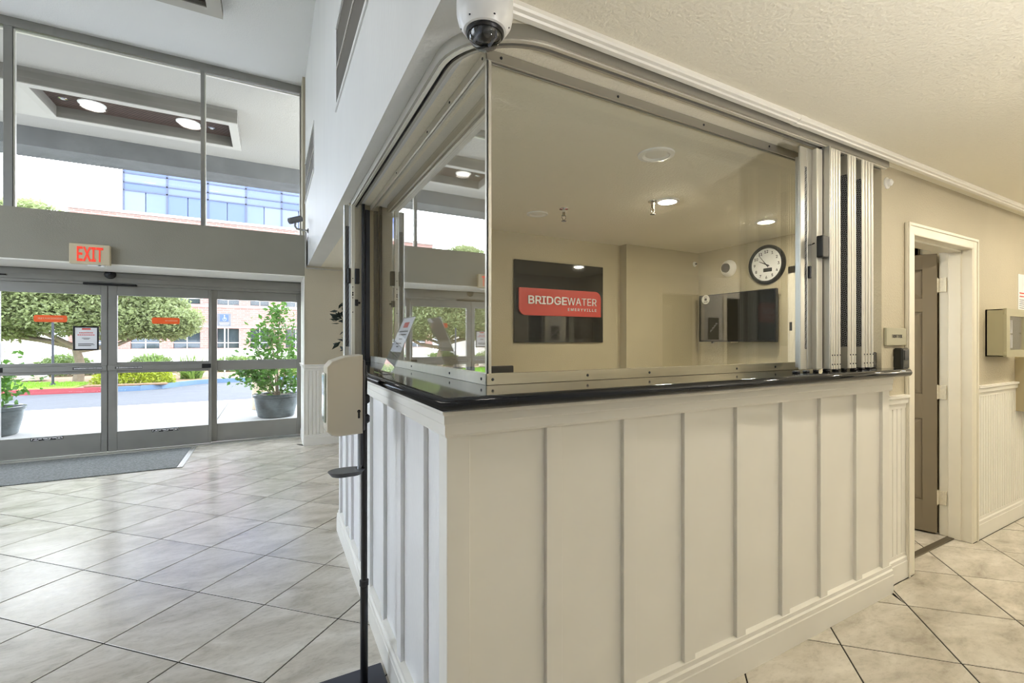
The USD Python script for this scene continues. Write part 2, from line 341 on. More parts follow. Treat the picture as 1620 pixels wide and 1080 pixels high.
profile_run('trim_chair_rail', RAIL, [('x', 4.32, 5.09, YW, -1), ('x', 3.02, 3.29, YW, -1), ('x', 5.55, XR, YW, -1)], trim_m)
profile_run('baseboard_pier', BASE, [('x', .395, 2.6, YP, -1), ('y', YP, 7.55, .40, -1)], trim_m)
profile_run('trim_pier_rail', [(o, z) for o, z in RAIL], [('x', .395, 2.6, YP, -1), ('y', YP, 7.55, .40, -1)], trim_m)
def beads(name, ax, a0, a1, base, sg, pitch=.045):
    n = int((a1 - a0) / pitch); P = [(a0, base + .01 * -sg)]
    out = []
    for k in range(n + 1):
        x = a0 + k * (a1 - a0) / n
        out += [(x, .006), (x + .006, .006)] if k == 0 else [(x - .006, .006), (x - .003, .001), (x + .003, .001), (x + .006, .006)] if k < n else [(x - .006, .006), (x, .006)]
    P = [(x, base + sg * o) for x, o in out] + [(a1, base - sg * .01), (a0, base - sg * .01)]
    if ax == 'y': P = [(y, x) for x, y in P]
    g = Polygon(P); g = g if g.is_valid else g.buffer(0)
    MB().prism(g, .14, 1.01, 'z').build(name, trim_m, kind='structure')
beads('trim_beadboard_corridor', 'x', 4.32, XR - .01, YW, -1); beads('trim_beadboard_counter_end', 'x', 3.03, 3.288, YW, -1); beads('trim_beadboard_pier', 'x', .405, 2.4, YP, -1)
beads('trim_beadboard_pier_side', 'y', YP + .005, 7.5, .40, -1)

# ------------------------------------------------------------------ entrance: sliding doors, sidelights, header, transom
def leaf(name, x0, x1, y, frame=(.085, .085), label=None, midbar=True, z1=2.09):
    d = thing(name, kind='structure', loc=((x0 + x1) / 2, y, .02)); t = .044; l, r = frame
    B(x0, x0 + l, y, y + t, .02, z1, .003).build('stile', door_alu_m, d); B(x1 - r, x1, y, y + t, .02, z1, .003).build('stile', door_alu_m, d)
    B(x0 + l, x1 - r, y + .002, y + t - .002, 1.97, z1, .003).build('top_rail', door_alu_m, d)
    B(x0 + l, x1 - r, y + .002, y + t - .002, .02, .262, .003).build('bottom_rail', door_alu_m, d)
    B(x0 + l, x1 - r, y + .002, y + t - .002, .995, 1.13, .003).build('mid_rail', door_alu_m, d)
    B(x0 + l, x1 - r, y + .019, y + .025, 1.13, 1.97).build('pane', pane_m, d); B(x0 + l, x1 - r, y + .019, y + .025, .262, .995).build('pane', pane_m, d)
    return d
rail_lab = mat('rail_label', (86, 84, 82), .5)
for nm, x0, x1, fr, flip in (('door_1', -2.79, -1.768, (.085, .06), True), ('door_2', -1.762, -.700, (.087, .03), False)):
    d = leaf(nm, x0, x1, 7.60, fr)
    xa, xb_ = (x0 + .12, x1) if flip else (x0, x1 - .10)
    B(xa, xb_, 7.574, 7.602, 1.03, 1.095, .004).build('push_bar', door_alu_m, d)
    e0, e1 = (x0 + .06, xa) if flip else (xb_, x1)
    B(e0, e1, 7.580, 7.601, 1.035, 1.09, .002).build('bar_end', rubber_m, d)
    if flip: B(-1.769, -1.7615, 7.612, 7.634, .03, 2.085).build('seal', rubber_m, d)
    sx = -1.94 if flip else -1.55
    B(sx - .14, sx + .13, 7.5725, 7.576, 1.048, 1.078).build('push_label', rail_lab, d)
    MB().text('IN EMERGENCY PUSH TO OPEN', .016, (sx, 7.5724, 1.055), '-y', .0008, True, .25).build('push_lettering', paper_m, d)
    bx = (-2.45, -2.17) if flip else (-1.33, -1.05)
    q = MB(); q.box(bx[0], bx[1], 7.5965, 7.6005, .222, .258)
    q.build('floor_label', black_m, d); q = MB()
    for k, (a, b, z0, z1_) in enumerate(((.03, .97, .248, .253), (.02, .05, .23, .25), (.95, .98, .23, .25), (.12, .2, .238, .244), (.24, .34, .238, .244), (.38, .52, .238, .244), (.56, .62, .238, .244), (.66, .8, .238, .244), (.84, .92, .238, .244), (.08, .25, .227, .232), (.42, .6, .227, .232), (.78, .92, .227, .232))):
        L = bx[1] - bx[0]; q.box(bx[0] + a * L, bx[0] + b * L, 7.5955, 7.597, z0, z1_)
    q.build('label_print', paper_m, d)
for nm, x0, x1, fr in (('door_3', -.704, .405, (.066, .06)), ('door_4', -3.95, -2.82, (.06, .066))):
    leaf(nm, x0, x1, 7.655, fr, z1=2.10)
hd = thing('trim_door_header', kind='structure', loc=(-1.77, 7.65, 2.09))
B(-3.95, .402, 7.585, 7.73, 2.125, 2.247, .004).build('header_box', door_alu_m, hd); B(-3.95, .402, 7.60, 7.73, 2.092, 2.127, .003).build('track_cover', door_alu_m, hd)
B(-3.95, .402, 7.578, 7.588, 2.185, 2.190).build('seam_strip', door_alu_m, hd)
struct('trim_threshold', B(-3.95, .40, 7.50, 7.78, -.02, .014, .006), alu_m)
sb = thing('door_sensor_bar', 'long thin black sensor strip on the door header above the meeting door leaves', 'sensor', (-1.73, 7.57, 2.095))
B(-1.985, -1.475, 7.553, 7.586, 2.085, 2.112, .008).build('strip', black_m, sb)
ms = thing('motion_sensor', 'small half-round black motion sensor on the door header under the exit sign', 'sensor', (-1.735, 7.55, 2.22))
MB().lathe([(0, -.02), (.056, -.02), (.058, 0), (.05, .018), (.03, .03), (0, .034)], (-1.735, 7.575, 2.225), '-y', 28).build('body', black_m, ms)
MB().lathe([(0, 0), (.018, 0), (.015, .008), (0, .01)], (-1.735, 7.541, 2.232), '-y', 20).build('eye', dark_metal_m, ms)
ms2 = thing('ceiling_sensor', 'short black sensor strip on the door header at the left edge of the picture', 'sensor', (-2.66, 7.57, 2.165))
B(-2.80, -2.64, 7.556, 7.585, 2.152, 2.168, .006).build('strip', black_m, ms2)

tr = thing('window_1', kind='structure', loc=(-1.9, YD, 2.80))
B(XL, .402, YD - .01, YD + .09, 5.055, ZL + .01, .003).build('head', door_alu_m, tr); B(XL, .402, YD + .02, YD + .06, 5.02, 5.036, .002).build('head_bead', bright_alu_m, tr)
B(XL, .402, YD, YD + .09, 2.79, 2.83, .003).build('sill', door_alu_m, tr)
xs = [-4.55, -2.655, -.80, .392]
for x, w in zip(xs, (.06, .075, .042, .022)): B(x - w / 2, x + w / 2, YD - .005, YD + .085, 2.82, 5.056, .003).build('mullion', door_alu_m, tr)
for x in (-2.607, -.772): B(x - .008, x + .008, YD + .012, YD + .05, 2.82, 5.04, .002).build('glazing_bead', bright_alu_m, tr)
for a, b in zip([XL] + xs[:-1], xs): B(a + .02, b - .02, YD + .036, YD + .042, 2.82, 5.05).build('pane', pane_m, tr)

ex = thing('exit_sign', 'cream exit sign with red EXIT lettering on the band above the doors', 'exit sign', (-1.725, 6.80, 2.24))
B(-1.893, -1.557, 6.79, YP, 2.238, 2.458, .006).build('housing', mat('exit_face', (206, 192, 160), .5), ex)
MB().text('EXIT', .150, (-1.722, 6.7895, 2.272), '-y', .003, True, .215).build('lettering', mat('exit_red', (240, 70, 50), .4, emit=((240, 60, 40), .55)), ex)
q = MB(); q.box(-1.75, -1.63, 6.80, 6.845, 2.222, 2.2385, .004); q.box(-1.66, -1.60, 6.80, 6.84, 2.214, 2.2385, .004); q.build('lamp_bracket', white_m, ex)

def decal(x0, z0, label, half):
    d = thing('door_decal', label, 'decal', (x0 + .145, 7.6185, z0), group=None)
    g = sbox(x0, z0, x0 + .29, z0 + .082).buffer(-.02).buffer(.02, quad_segs=6)
    MB().prism(g, 7.6178, 7.6189, 'y').build('film', orange_m, d)
    MB().text('BRIDGEWATER', .017 if half else .019, (x0 + (.20 if half else .145), 7.6177, z0 + .034), '-y', .0006, True, .13 if half else .22, mirror=True).build('lettering', mat('decal_print_%d' % half, (250, 190, 150), .5), d)
decal(-2.43, 1.623, 'orange sticker on the glass of the left sliding door', 0); decal(-1.335, 1.62, 'orange sticker on the glass of the right sliding door', 1)
nt = thing('framed_notice', 'black-framed paper notice with a red heading on the left door glass', 'notice', (-1.967, 7.61, 1.284))
fr = MB()
for a in ((-2.085, -2.069, 1.284, 1.577), (-1.866, -1.85, 1.284, 1.577), (-2.07, -1.865, 1.284, 1.300), (-2.07, -1.865, 1.561, 1.577)): fr.box(a[0], a[1], 7.606, 7.6185, a[2], a[3], .002)
fr.build('frame', black_m, nt); B(-2.07, -1.865, 7.612, 7.6175, 1.299, 1.562).build('sheet', paper_m, nt)
q = MB().box(-2.005, -1.925, 7.6112, 7.6125, 1.535, 1.553)
for z, a, b in ((1.492, -2.03, -1.90), (1.466, -2.045, -1.885)):
    for k in range(9):
        w = (b - a) / 9; q.box(a + k * w, a + k * w + w * .72, 7.6112, 7.6125, z, z + .011)
q.build('red_print', redink_m, nt); q = MB()
for z, a, b in ((1.428, -2.005, -1.93), (1.418, -1.99, -1.94), (1.36, -2.04, -1.90), (1.348, -2.04, -1.89), (1.336, -2.04, -1.92)): q.box(a, b, 7.6112, 7.6125, z, z + .006)
q.build('grey_print', ink_m, nt)
em = thing('entrance_mat', 'grey carpet entrance mat on the tiles in front of the sliding doors', 'mat', (-2.5, 6.9, 0))
B(-4.2, -.90, 6.36, 7.47, .0006, .010, .004).build('carpet', mat_m, em)
ed = MB().box(-.90, -.845, 6.35, 7.48, .0006, .009, .004).box(-.872, -.866, 6.36, 7.47, .008, .012, .001); ed.build('edge_strip', alu_m, em)

# bullet camera and conduit at the end of the bulkhead
bc = thing('bullet_camera', 'grey bullet security camera on a bracket in the corner above the entrance band', 'security camera', (.43, 6.75, 2.85))
ax = np.array([-.86, -.32, -.40]); ax /= np.linalg.norm(ax); c0 = np.array([.285, 6.72, 2.965]); e = ax * .085
MB().tube([c0 - e, c0 - e * .9, c0 + e * .98, c0 + e], [.03, .04, .04, .039], 20).build('body', mat('camera_grey', (112, 112, 114), .4), bc)
MB().tube([c0 + e * .95, c0 + e * 1.03], [.033, .033], 20).build('lens', black_m, bc)
MB().tube([c0 + [0.0, 0, -.03], (.28, 6.73, 2.885), (.30, 6.74, 2.856), (.34, 6.75, 2.85), (XB - .002, 6.75, 2.845)], .013, 10).build('bracket', mat('bracket_grey', (170, 168, 160), .4), bc)
MB().lathe([(0, 0), (.03, 0), (.03, .008), (0, .012)], (XB - .001, 6.75, 2.845), '-x', 18).build('mounting_plate', dark_metal_m, bc)
cd = thing('cable_conduit', 'thin grey conduit running down the corner and along the wall top under the low ceiling', 'conduit', (.42, 6.84, 2.6))
q = MB().tube([(.410, 6.836, 2.845), (.410, 6.836, 2.38), (.418, 6.836, 2.370), (.44, 6.836, 2.366), (1.05, 6.836, 2.366)], .011, 8); q.build('tube', mat('conduit_grey', (178, 176, 168), .4), cd)

# ------------------------------------------------------------------ office doorway and its open door
dr = thing('door_5', kind='structure', loc=(3.8, YW, 0))
CAS = mat('door_casing_white', (232, 226, 208), .35, var=.03, vscale=5)
for a, b in ((3.29, 3.362), (4.238, 4.318)):
    q = MB().box(a, b, 1.300, YW, 0, 2.105, .004).box(a if a < 4 else b - .02, a + .02 if a < 4 else b, 1.294, 1.302, 0, 2.105, .003); q.build('casing', CAS, dr)
q = MB().box(3.30, 4.31, 1.3005, YW, 2.036, 2.104, .004).box(3.30, 4.31, 1.294, 1.302, 2.085, 2.105, .003); q.build('head_casing', CAS, dr)
B(4.225, 4.242, 1.302, 1.485, 0, 2.05, .002).build('jamb', CAS, dr); B(3.358, 3.375, 1.302, 1.485, 0, 2.05, .002).build('jamb', CAS, dr); B(3.36, 4.24, 1.302, 1.485, 2.034, 2.052, .002).build('head_jamb', CAS, dr)
q = MB().box(4.212, 4.226, 1.36, 1.43, 0, 2.036, .003).box(3.374, 3.388, 1.36, 1.43, 0, 2.036, .003).box(3.375, 4.226, 1.36, 1.43, 2.022, 2.036, .003); q.build('door_stop', CAS, dr)
B(3.375, 4.225, 1.395, 1.44, -.002, .006, .003).build('threshold', mat('threshold_strip', (96, 88, 72), .5, .4), dr)
HX, HY, AN = 4.222, 1.482, math.radians(109.5)     # hinge line and the way the leaf points
uu = np.array([math.cos(AN), math.sin(AN), 0]); nn = np.array([-uu[1], uu[0], 0])
def onleaf(mb_box):
    u0_, u1_, n0, n1, z0, z1, b = mb_box; v, f = bbox(u0_, u1_, n0, n1, z0, z1, b)
    w = np.array([HX, HY, 0]) + v[:, :1] * uu + v[:, 1:2] * nn + v[:, 2:] * [0, 0, 1]
    return w, f
dl = MB(); dl.add(*onleaf((.012, .87, -.009, .009, .012, 2.03, .0)))
zr = [(.012, .235), (.83, 1.01), (1.61, 1.71), (1.92, 2.03)]
for a, b in ((.012, .095), (.385, .495), (.785, .87)): dl.add(*onleaf((a, b, -.022, .022, .012, 2.03, .002)))
for a, b in zr: dl.add(*onleaf((.09, .79, -.0218, .0218, a, b, .002)))
dl.build('leaf', taupe_m, dr)
for a, b in ((.095, .385), (.495, .785)):
    for (z0, z1) in ((.235, .83), (1.01, 1.61), (1.71, 1.92)):
        q = MB()
        for s in (-1, 1):
            i0 = np.array([[a, z0], [b, z0], [b, z1], [a, z1]]); i1 = np.array([[a + .045, z0 + .045], [b - .045, z0 + .045], [b - .045, z1 - .045], [a + .045, z1 - .045]])
            V = []
            for P_, n_ in ((i0, .0095), (i1, .0195)): V += [[p[0], s * n_, p[1]] for p in P_]
            V = np.array(V); F = [[k, (k + 1) % 4, 4 + (k + 1) % 4, 4 + k] for k in range(4)] + [[4, 5, 6, 7]]
            F = np.array(F) if s < 0 else np.array(F)[:, ::-1]
            q.add(np.array([HX, HY, 0]) + V[:, :1] * uu + V[:, 1:2] * nn + V[:, 2:] * [0, 0, 1], F)
        q.build('panel', taupe_m, dr, smooth=False)
for z in (.27, 1.03, 1.80):
    q = MB().tube([(4.206, 1.493, z - .055), (4.206, 1.493, z + .055)], .008, 10); q.box(4.214, 4.2255, 1.44, 1.488, z - .05, z + .05, .001)
    q.add(*onleaf((.005, .0135, .0, .022, z - .05, z + .05, .001)))
    for k in range(3): q.tube([(4.2145, 1.455 + .012 * (k % 2), z - .035 + .035 * k), (4.2125, 1.455 + .012 * (k % 2), z - .035 + .035 * k)], .004, 8)
    q.build('hinge', hinge_m, dr)
q = MB(); q.add(*onleaf((.80, .835, -.06, .06, .98, 1.015, .012))); q.build('door_knob', chrome_m, dr)

# ------------------------------------------------------------------ reception counter
def sweepL(prof, path, closed_prof=True):
    """prof: (out, z) outline (closed) swept along an L path given as [(x,y)], out to the right-hand side when walking it"""
    p = np.asarray(path, float); n = len(p); nor = []
    for i in range(n):
        d0 = p[i] - p[i - 1] if i else p[1] - p[0]; d1 = p[i + 1] - p[i] if i < n - 1 else d0
        d0 = d0 / np.linalg.norm(d0); d1 = d1 / np.linalg.norm(d1); n0 = np.array([d0[1], -d0[0]]); n1 = np.array([d1[1], -d1[0]])
        m = n0 + n1; m /= np.linalg.norm(m); nor.append(m / max(.3, m @ n0))
    k = len(prof); V = [[p[i][0] + nor[i][0] * o, p[i][1] + nor[i][1] * o, z] for i in range(n) for o, z in prof]; F = []
    for i in range(n - 1):
        for j in range(k):
            a, b = i * k + j, i * k + (j + 1) % k; F.append([a, a + k, b + k, b])
    F = np.array(F); V = np.array(V); tri = np.vstack([F[:, [0, 1, 2]], F[:, [0, 2, 3]]])
    g = trimesh.creation.triangulate_polygon(Polygon(prof), engine='earcut')
    cv, cf = g
    def cap(i, flip):
        C = np.array([[p[i][0] + nor[i][0] * o, p[i][1] + nor[i][1] * o, z] for o, z in cv]); return C, (cf[:, ::-1] if flip else cf)
    mb = MB(); t = trimesh.Trimesh(V, tri, process=False); A, fa = cap(0, False); E2, fe = cap(n - 1, True)
    VV = np.vstack([V, A, E2]); FF = np.vstack([tri, fa + len(V), fe + len(V) + len(A)]); t = trimesh.Trimesh(VV, FF, process=True); t.merge_vertices(); trimesh.repair.fix_normals(t)
    return mb.add(np.array(t.vertices), np.array(t.faces))
rc = thing('reception_counter', 'white board-and-batten reception counter under the black granite top', 'reception counter', (.46, 1.30, 0))
# walking from the left far end to the corner to the right end: the public side lies to the right... (corner first point order gives out = outwards)
PATH = [(.444, 3.69), (.444, 1.278), (3.02, 1.278)]
OUTP = [(p[0], p[1]) for p in PATH]
q = MB().box(.472, .495, 3.45, 3.67, 0, 1.206).box(.472, .68, 1.306, 3.56, 0, 1.206).box(.68, 3.01, 1.306, 1.54, 0, 1.206); q.build('carcass', panel_m, rc)
FB = [(.441, .513), (.776, .836), (1.096, 1.156), (1.40, 1.46), (1.71, 1.768), (2.023, 2.081), (2.33, 2.39), (2.657, 2.717), (2.93, 3.004)]
for k in range(len(FB) - 1): B(FB[k][1] - .012, FB[k + 1][0] + .012, 1.291, 1.307, .02, 1.205).build('panel_board', panel_m, rc, smooth=False)
for k, (a, b) in enumerate(FB):
    if k: B(a, b, 1.275, 1.296, .02, 1.205, .0015).build('batten', panel_m, rc)
LB = [3.60, 3.29, 3.084 - .0, 2.762, 2.453, 2.132, 1.817, 1.507]
LB = [3.484 + .12, 3.484 - .16, 3.084, 2.762, 2.453, 2.132, 1.817, 1.507]
ys = sorted(LB)
edges = [(1.275, 1.345)] + [(y, y + .06) for y in ys]
B(.441, .513, 1.2752, 1.345, .02, 1.205, .0015).build('corner_batten', panel_m, rc)
for k in range(len(edges) - 1): B(.457, .473, edges[k][1] - .012, edges[k + 1][0] + .012, .02, 1.205).build('panel_board', panelL_m, rc, smooth=False)
for a, b in edges[1:]: B(.441, .462, a, b, .02, 1.205, .0015).build('batten', panelL_m, rc)
sweepL([(o, z) for o, z in [(-.02, 0), (.016, 0), (.016, .10), (.0135, .104), (.0135, .125), (.007, .132), (.007, .15), (-.02, .158)]], OUTP).build('baseboard', panel_m, rc, smooth=20)
sweepL([(-.02, 1.122), (.006, 1.122), (.011, 1.130), (.011, 1.158), (.0145, 1.163), (.0145, 1.186), (.021, 1.194), (.021, 1.2065), (-.02, 1.2065)], OUTP).build('crown_moulding', panel_m, rc, smooth=20)

def offset_poly(P, d):
    P = np.asarray(P, float); n = len(P); out = []
    for i in range(n):
        a = P[i] - P[i - 1]; b = P[(i + 1) % n] - P[i]; a /= np.linalg.norm(a); b /= np.linalg.norm(b)
        n0 = np.array([a[1], -a[0]]); n1 = np.array([b[1], -b[0]]); m = n0 + n1; m /= np.linalg.norm(m); out.append(P[i] + m * d / max(.4, m @ n0))
    return np.array(out)
def rounded_slab(P, z0, z1, r, steps=7):
    """P counter-clockwise; edges rounded to a bullnose of radius r"""
    P = np.asarray(P, float); n = len(P); rings = []
    for t in np.linspace(-math.pi / 2, math.pi / 2, steps):
        z = (z0 + z1) / 2 + math.sin(t) * (z1 - z0) / 2; Q = offset_poly(P, -r * (1 - math.cos(t))); rings.append(np.c_[Q, np.full(n, z)])
    V = np.vstack(rings); F = []
    for i in range(steps - 1):
        for j in range(n): a = i * n + j; b = i * n + (j + 1) % n; F += [[a, b, b + n], [a, b + n, a + n]]
    cv, cf = trimesh.creation.triangulate_polygon(Polygon(rings[0][:, :2]), engine='earcut')
    mb = MB().add(V, np.array(F)); mb.add(np.c_[cv, np.full(len(cv), z0)], cf[:, ::-1]); mb.add(np.c_[cv, np.full(len(cv), z1)], cf); return mb
arc = [(3.02 + .05 * math.cos(t), 1.228 + .05 * math.sin(t)) for t in np.linspace(-math.pi / 2, 0, 7)]
foot = [(.392, 1.178)] + arc + [(3.07, 1.318), (3.018, 1.318), (3.018, 1.62), (.82, 1.62), (.82, 3.57), (.497, 3.57), (.497, 3.70), (.392, 3.70)]
gt = rounded_slab(foot, 1.2075, 1.247, .0197); gt.build('granite_countertop', granite_m, None, smooth=40, label='polished black granite countertop with bullnose edge on the white reception counter', cat='countertop', at=(.4, 1.2, 1.2075))

# ------------------------------------------------------------------ glass security screen on the counter
gs = thing('glass_screen', 'frameless clear glass security screen in aluminium rails on the black granite countertop', 'glass screen', (.645, 1.455, 1.247))
GX0, GX1, GY1 = .645, 3.018, 3.572
B(GX0 + .020, GX1, GX0 * 0 + 1.465, 1.471, 1.262, 2.395).build('pane', scrf_m, gs); B(GX0 + .010, GX0 + .016, 1.470, GY1, 1.262, 2.395).build('pane', scr_m, gs)
q = MB().box(GX0, GX1, 1.455, 1.464, 1.2472, 1.287, .001).box(GX0 + .02, GX1, 1.472, 1.481, 1.2472, 1.287, .001); q.build('bottom_rail', sill_m, gs)
q = MB().box(GX0, GX0 + .009, 1.456, GY1, 1.2472, 1.287, .001).box(GX0 + .017, GX0 + .026, 1.482, GY1, 1.2472, 1.287, .001); q.build('bottom_rail', bright_alu_m, gs)
q = MB().box(GX0, GX1, 1.455, 1.464, 2.362, 2.3995, .001).box(GX0 + .02, GX1, 1.472, 1.481, 2.362, 2.3995, .001); q.build('top_rail', track_m, gs)
q = MB().box(GX0, GX0 + .009, 1.456, GY1, 2.362, 2.3995, .001).box(GX0 + .017, GX0 + .026, 1.482, GY1, 2.362, 2.3995, .001); q.build('top_rail', bright_alu_m, gs)
q = MB().box(GX0 + .004, GX0 + .020, 1.459, 1.4645, 1.286, 2.363, .001).box(GX0 + .004, GX0 + .0095, 1.459, 1.478, 1.286, 2.363, .001); q.build('corner_post', bright_alu_m, gs)
for z in (1.267, 2.381):
    for x in (.668, 1.07, 1.39, 1.95, 2.25) if z < 2 else (.70, 1.22, 1.72, 2.2):
        MB().lathe([(0, 0), (.0055, 0), (.0045, .0025), (0, .003)], (x, 1.455, z), '-y', 10).build('screw', dark_metal_m, gs)
    for y in (1.50, 1.83, 2.42, 2.95) if z < 2 else (1.49, 1.83, 2.14, 2.75):
        MB().lathe([(0, 0), (.0055, 0), (.0045, .0025), (0, .003)], (GX0, y, z), '-x', 10).build('screw', dark_metal_m, gs)

# ------------------------------------------------------------------ curved grille track, raceway
def rounded_path(x0, y0, r, x1, y1, n=14):
    a = [(x0, y1)] + [(x0 + r - r * math.cos(t), y0 + r - r * math.sin(t)) for t in np.linspace(0, math.pi / 2, n)] + [(x1, y0)]
    return a
tk = thing('grille_track', 'curved grey metal track under the ceiling around the corner of the reception glass', 'track', (.503, 1.268, 2.36))
def track_part(name, o0, o1, z0, z1, m, r=.30):
    sweepL([(-o1, z0), (-o0, z0), (-o0, z1), (-o1, z1)], rounded_path(.503, 1.268, r, 2.985, 3.52)).build(name, m, tk, smooth=35)
track_part('fascia', .0, .010, 2.357, 2.3995, track_m); track_part('outer_lip', .010, .024, 2.352, 2.364, bright_alu_m); track_part('slot', .024, .038, 2.362, 2.37, rubber_m)
track_part('inner_lip', .038, .050, 2.353, 2.3995, track_m)
rw = thing('cable_raceway', 'long white cable raceway along the ceiling above the reception glass', 'raceway', (.6, 1.23, 2.37))
q = MB().prism([(1.205, 2.3995), (1.205, 2.386), (1.210, 2.380), (1.222, 2.378), (1.226, 2.372), (1.246, 2.372), (1.254, 2.378), (1.254, 2.3995)][::-1], .60, 2.05, 'x'); q.build('cover', white_m if False else trim_m, rw)
MB().prism([(1.203, 2.3995), (1.203, 2.385), (1.209, 2.378), (1.222, 2.376), (1.226, 2.370), (1.247, 2.370), (1.256, 2.377), (1.256, 2.3995)][::-1], 2.05, 2.10, 'x').build('joint_cover', trim_m, rw)
MB().prism([(1.205, 2.3995), (1.205, 2.386), (1.210, 2.380), (1.222, 2.378), (1.226, 2.372), (1.246, 2.372), (1.254, 2.378), (1.254, 2.3995)][::-1], 2.10, XR, 'x').build('cover', trim_m, rw)

# folding grille stacks
fg = thing('folding_grille', 'folded stack of aluminium grille panels at the right end of the reception glass', 'folding grille', (2.5, 1.30, 1.25))
Z0, Z1 = 1.262, 2.332
def post(name, x0, x1, y0, y1, m=bright_alu_m, z0=Z0, z1=Z1, parent=fg, b=.003): return B(x0, x1, y0, y1, z0, z1, b).build(name, m, parent)
post('lead_frame', 2.205, 2.243, 1.300, 1.312, alu_m); post('lead_frame', 2.262, 2.300, 1.300, 1.318, alu_m)
q = MB().box(2.243, 2.262, 1.303, 1.310, Z0, 1.36).box(2.243, 2.262, 1.303, 1.310, 2.24, Z1); q.build('lead_plate', alu_m, fg); B(2.243, 2.262, 1.304, 1.309, 1.36, 2.24).build('perforated_insert', mesh_m, fg)
post('lead_post', 2.304, 2.352, 1.278, 1.312, bright_alu_m)
lb = B(2.298, 2.352, 1.248, 1.279, 1.80, 1.905, .004).build('lock_case', black_m, fg); B(2.262, 2.275, 1.285, 1.30, 1.70, 1.76, .003).build('latch', dark_metal_m, fg)
q = MB().tube([(2.268, 1.298, 1.86), (2.268, 1.288, 1.862), (2.29, 1.284, 1.87)], .004, 8); q.build('latch_pin', chrome_m, fg)
B(2.3605, 2.372, 1.25, 1.42, Z0, 2.345, .002).build('flat_panel', alu_m, fg)
for xs_, ins in (((2.376, 2.397, 2.421, 2.446), None), ((2.540, 2.566, 2.590), 2.528), ((2.674, 2.702, 2.732, 2.762), 2.662)):
    for x in xs_:
        MB().prism(Point(x, 1.254).buffer(.0085, quad_segs=4).union(sbox(x - .006, 1.254, x + .006, 1.375)), Z0, Z1, 'z').build('hinge_rib', bright_alu_m, fg)
        for z in (1.285, 1.33): MB().lathe([(0, 0), (.004, 0), (.003, .002), (0, .0025)], (x, 1.246, z), '-y', 8).build('rivet', dark_metal_m, fg)
    if ins:
        x = ins; post('grille_panel', x - .004, x, 1.249, 1.2525, bright_alu_m, b=.001)
        q = MB().box(x - .006, x, 1.2535, 1.375, Z0, 1.365).box(x - .006, x, 1.2535, 1.375, 2.235, Z1).box(x - .008, x, 1.2535, 1.375, 1.362, 1.37); q.build('panel_plate', alu_m, fg)
        B(x - .006, x - .001, 1.2535, 1.375, 1.37, 2.235).build('perforated_insert', mesh_m, fg)
q = MB()
for k in range(9): q.box(2.16 + .085 * k, 2.19 + .085 * k, 1.29 + .004 * (k % 3), 1.315, 1.2472, 1.258, .003)
q.build('bottom_guide', dark_metal_m, fg)
q = MB()
for x in (2.38, 2.44, 2.55, 2.59, 2.69, 2.75): q.tube([(x, 1.299, Z1 - .005), (x, 1.299, 2.36)], .006, 8)
q.build('trolley', dark_metal_m, fg)
fl = thing('folding_grille', 'end post and mesh panel of the grille at the far left end of the counter', 'folding grille', (.49, 3.45, 1.25))
def lp(name, x0, x1, y0, y1, m, z0=1.2475, z1=2.345): return B(x0, x1, y0, y1, z0, z1, .002).build(name, m, fl)
lp('frame', .447, .458, 3.44, 3.46, alu_m); lp('frame', .482, .490, 3.44, 3.46, alu_m)
q = MB().box(.458, .482, 3.445, 3.455, 1.2475, 1.36).box(.458, .482, 3.445, 3.455, 2.20, 2.345); q.build('panel_plate', alu_m, fl); B(.458, .482, 3.446, 3.452, 1.36, 2.20).build('perforated_insert', mesh_m, fl)
lp('end_post', .490, .517, 3.43, 3.465, bright_alu_m, 1.2475, 2.350)
q = MB().box(.470, .489, 3.425, 3.445, 1.80, 1.905, .003).box(.518, .548, 3.425, 3.46, 1.80, 1.905, .003); q.build('lock_case', black_m, fl)
q = MB().box(.517, .540, 3.43, 3.455, 1.645, 1.69, .003).tube([(.54, 3.44, 1.667), (.553, 3.44, 1.667)], .008, 10); q.build('latch', black_m, fl)
q = MB()
for z in (1.835, 1.775, 1.70, 1.60): q.lathe([(0, 0), (.004, 0), (.003, .002), (0, .003)], (.503, 3.43, z), '-y', 8)
for z in (1.735, 1.72): q.box(.499, .507, 3.428, 3.4305, z - .006, z + .006)
q.build('strike_hole', black_m, fl)
q = MB().box(.585, .602, 3.54, 3.574, 1.2475, 2.395).box(.61, .64, 3.555, 3.574, 1.2475, 2.36); q.build('jamb_channel', dark_metal_m, fl)

# ------------------------------------------------------------------ lamps
def downlight(x, y, z, r, lit, label, col=(255, 226, 176), power=14.0, group=None):
    d = thing('downlight', label, 'downlight', (x, y, z), group=group)
    MB().lathe([(r * .72, .0), (r * .74, -.010), (r * .98, -.007), (r, -.0005)], (x, y, z), 'z', 36).build('trim_ring', white_m, d)
    if lit: MB().lathe([(r * .73, -.004), (r * .6, -.012), (r * .3, -.017), (0, -.018)], (x, y, z), 'z', 36).build('lens', emitter('lamp_%d_%d' % (int(x * 100) % 9999, int(y * 100) % 9999), col, power), d)
    else:
        MB().lathe([(r * .73, -.009), (r * .60, -.001), (0, -.0005)], (x, y, z), 'z', 36).build('reflector', white_m, d)
    return d
WARM, NEUT = (255, 244, 222), (255, 253, 252)
OFFP = 400.0
downlight(1.807, 1.842, ZC, .098, False, 'unlit recessed ceiling light nearest the glass inside the reception office')
downlight(2.483, 2.419, ZC, .085, True, 'lit recessed ceiling light in the office with a sprinkler head beneath it', WARM, OFFP)
downlight(3.625, 2.426, ZC, .085, True, 'lit recessed ceiling light in the office nearest the wall clock', WARM, OFFP)
downlight(1.836, 3.161, ZC, .085, False, 'unlit recessed ceiling light in the office above the red lettered sign')
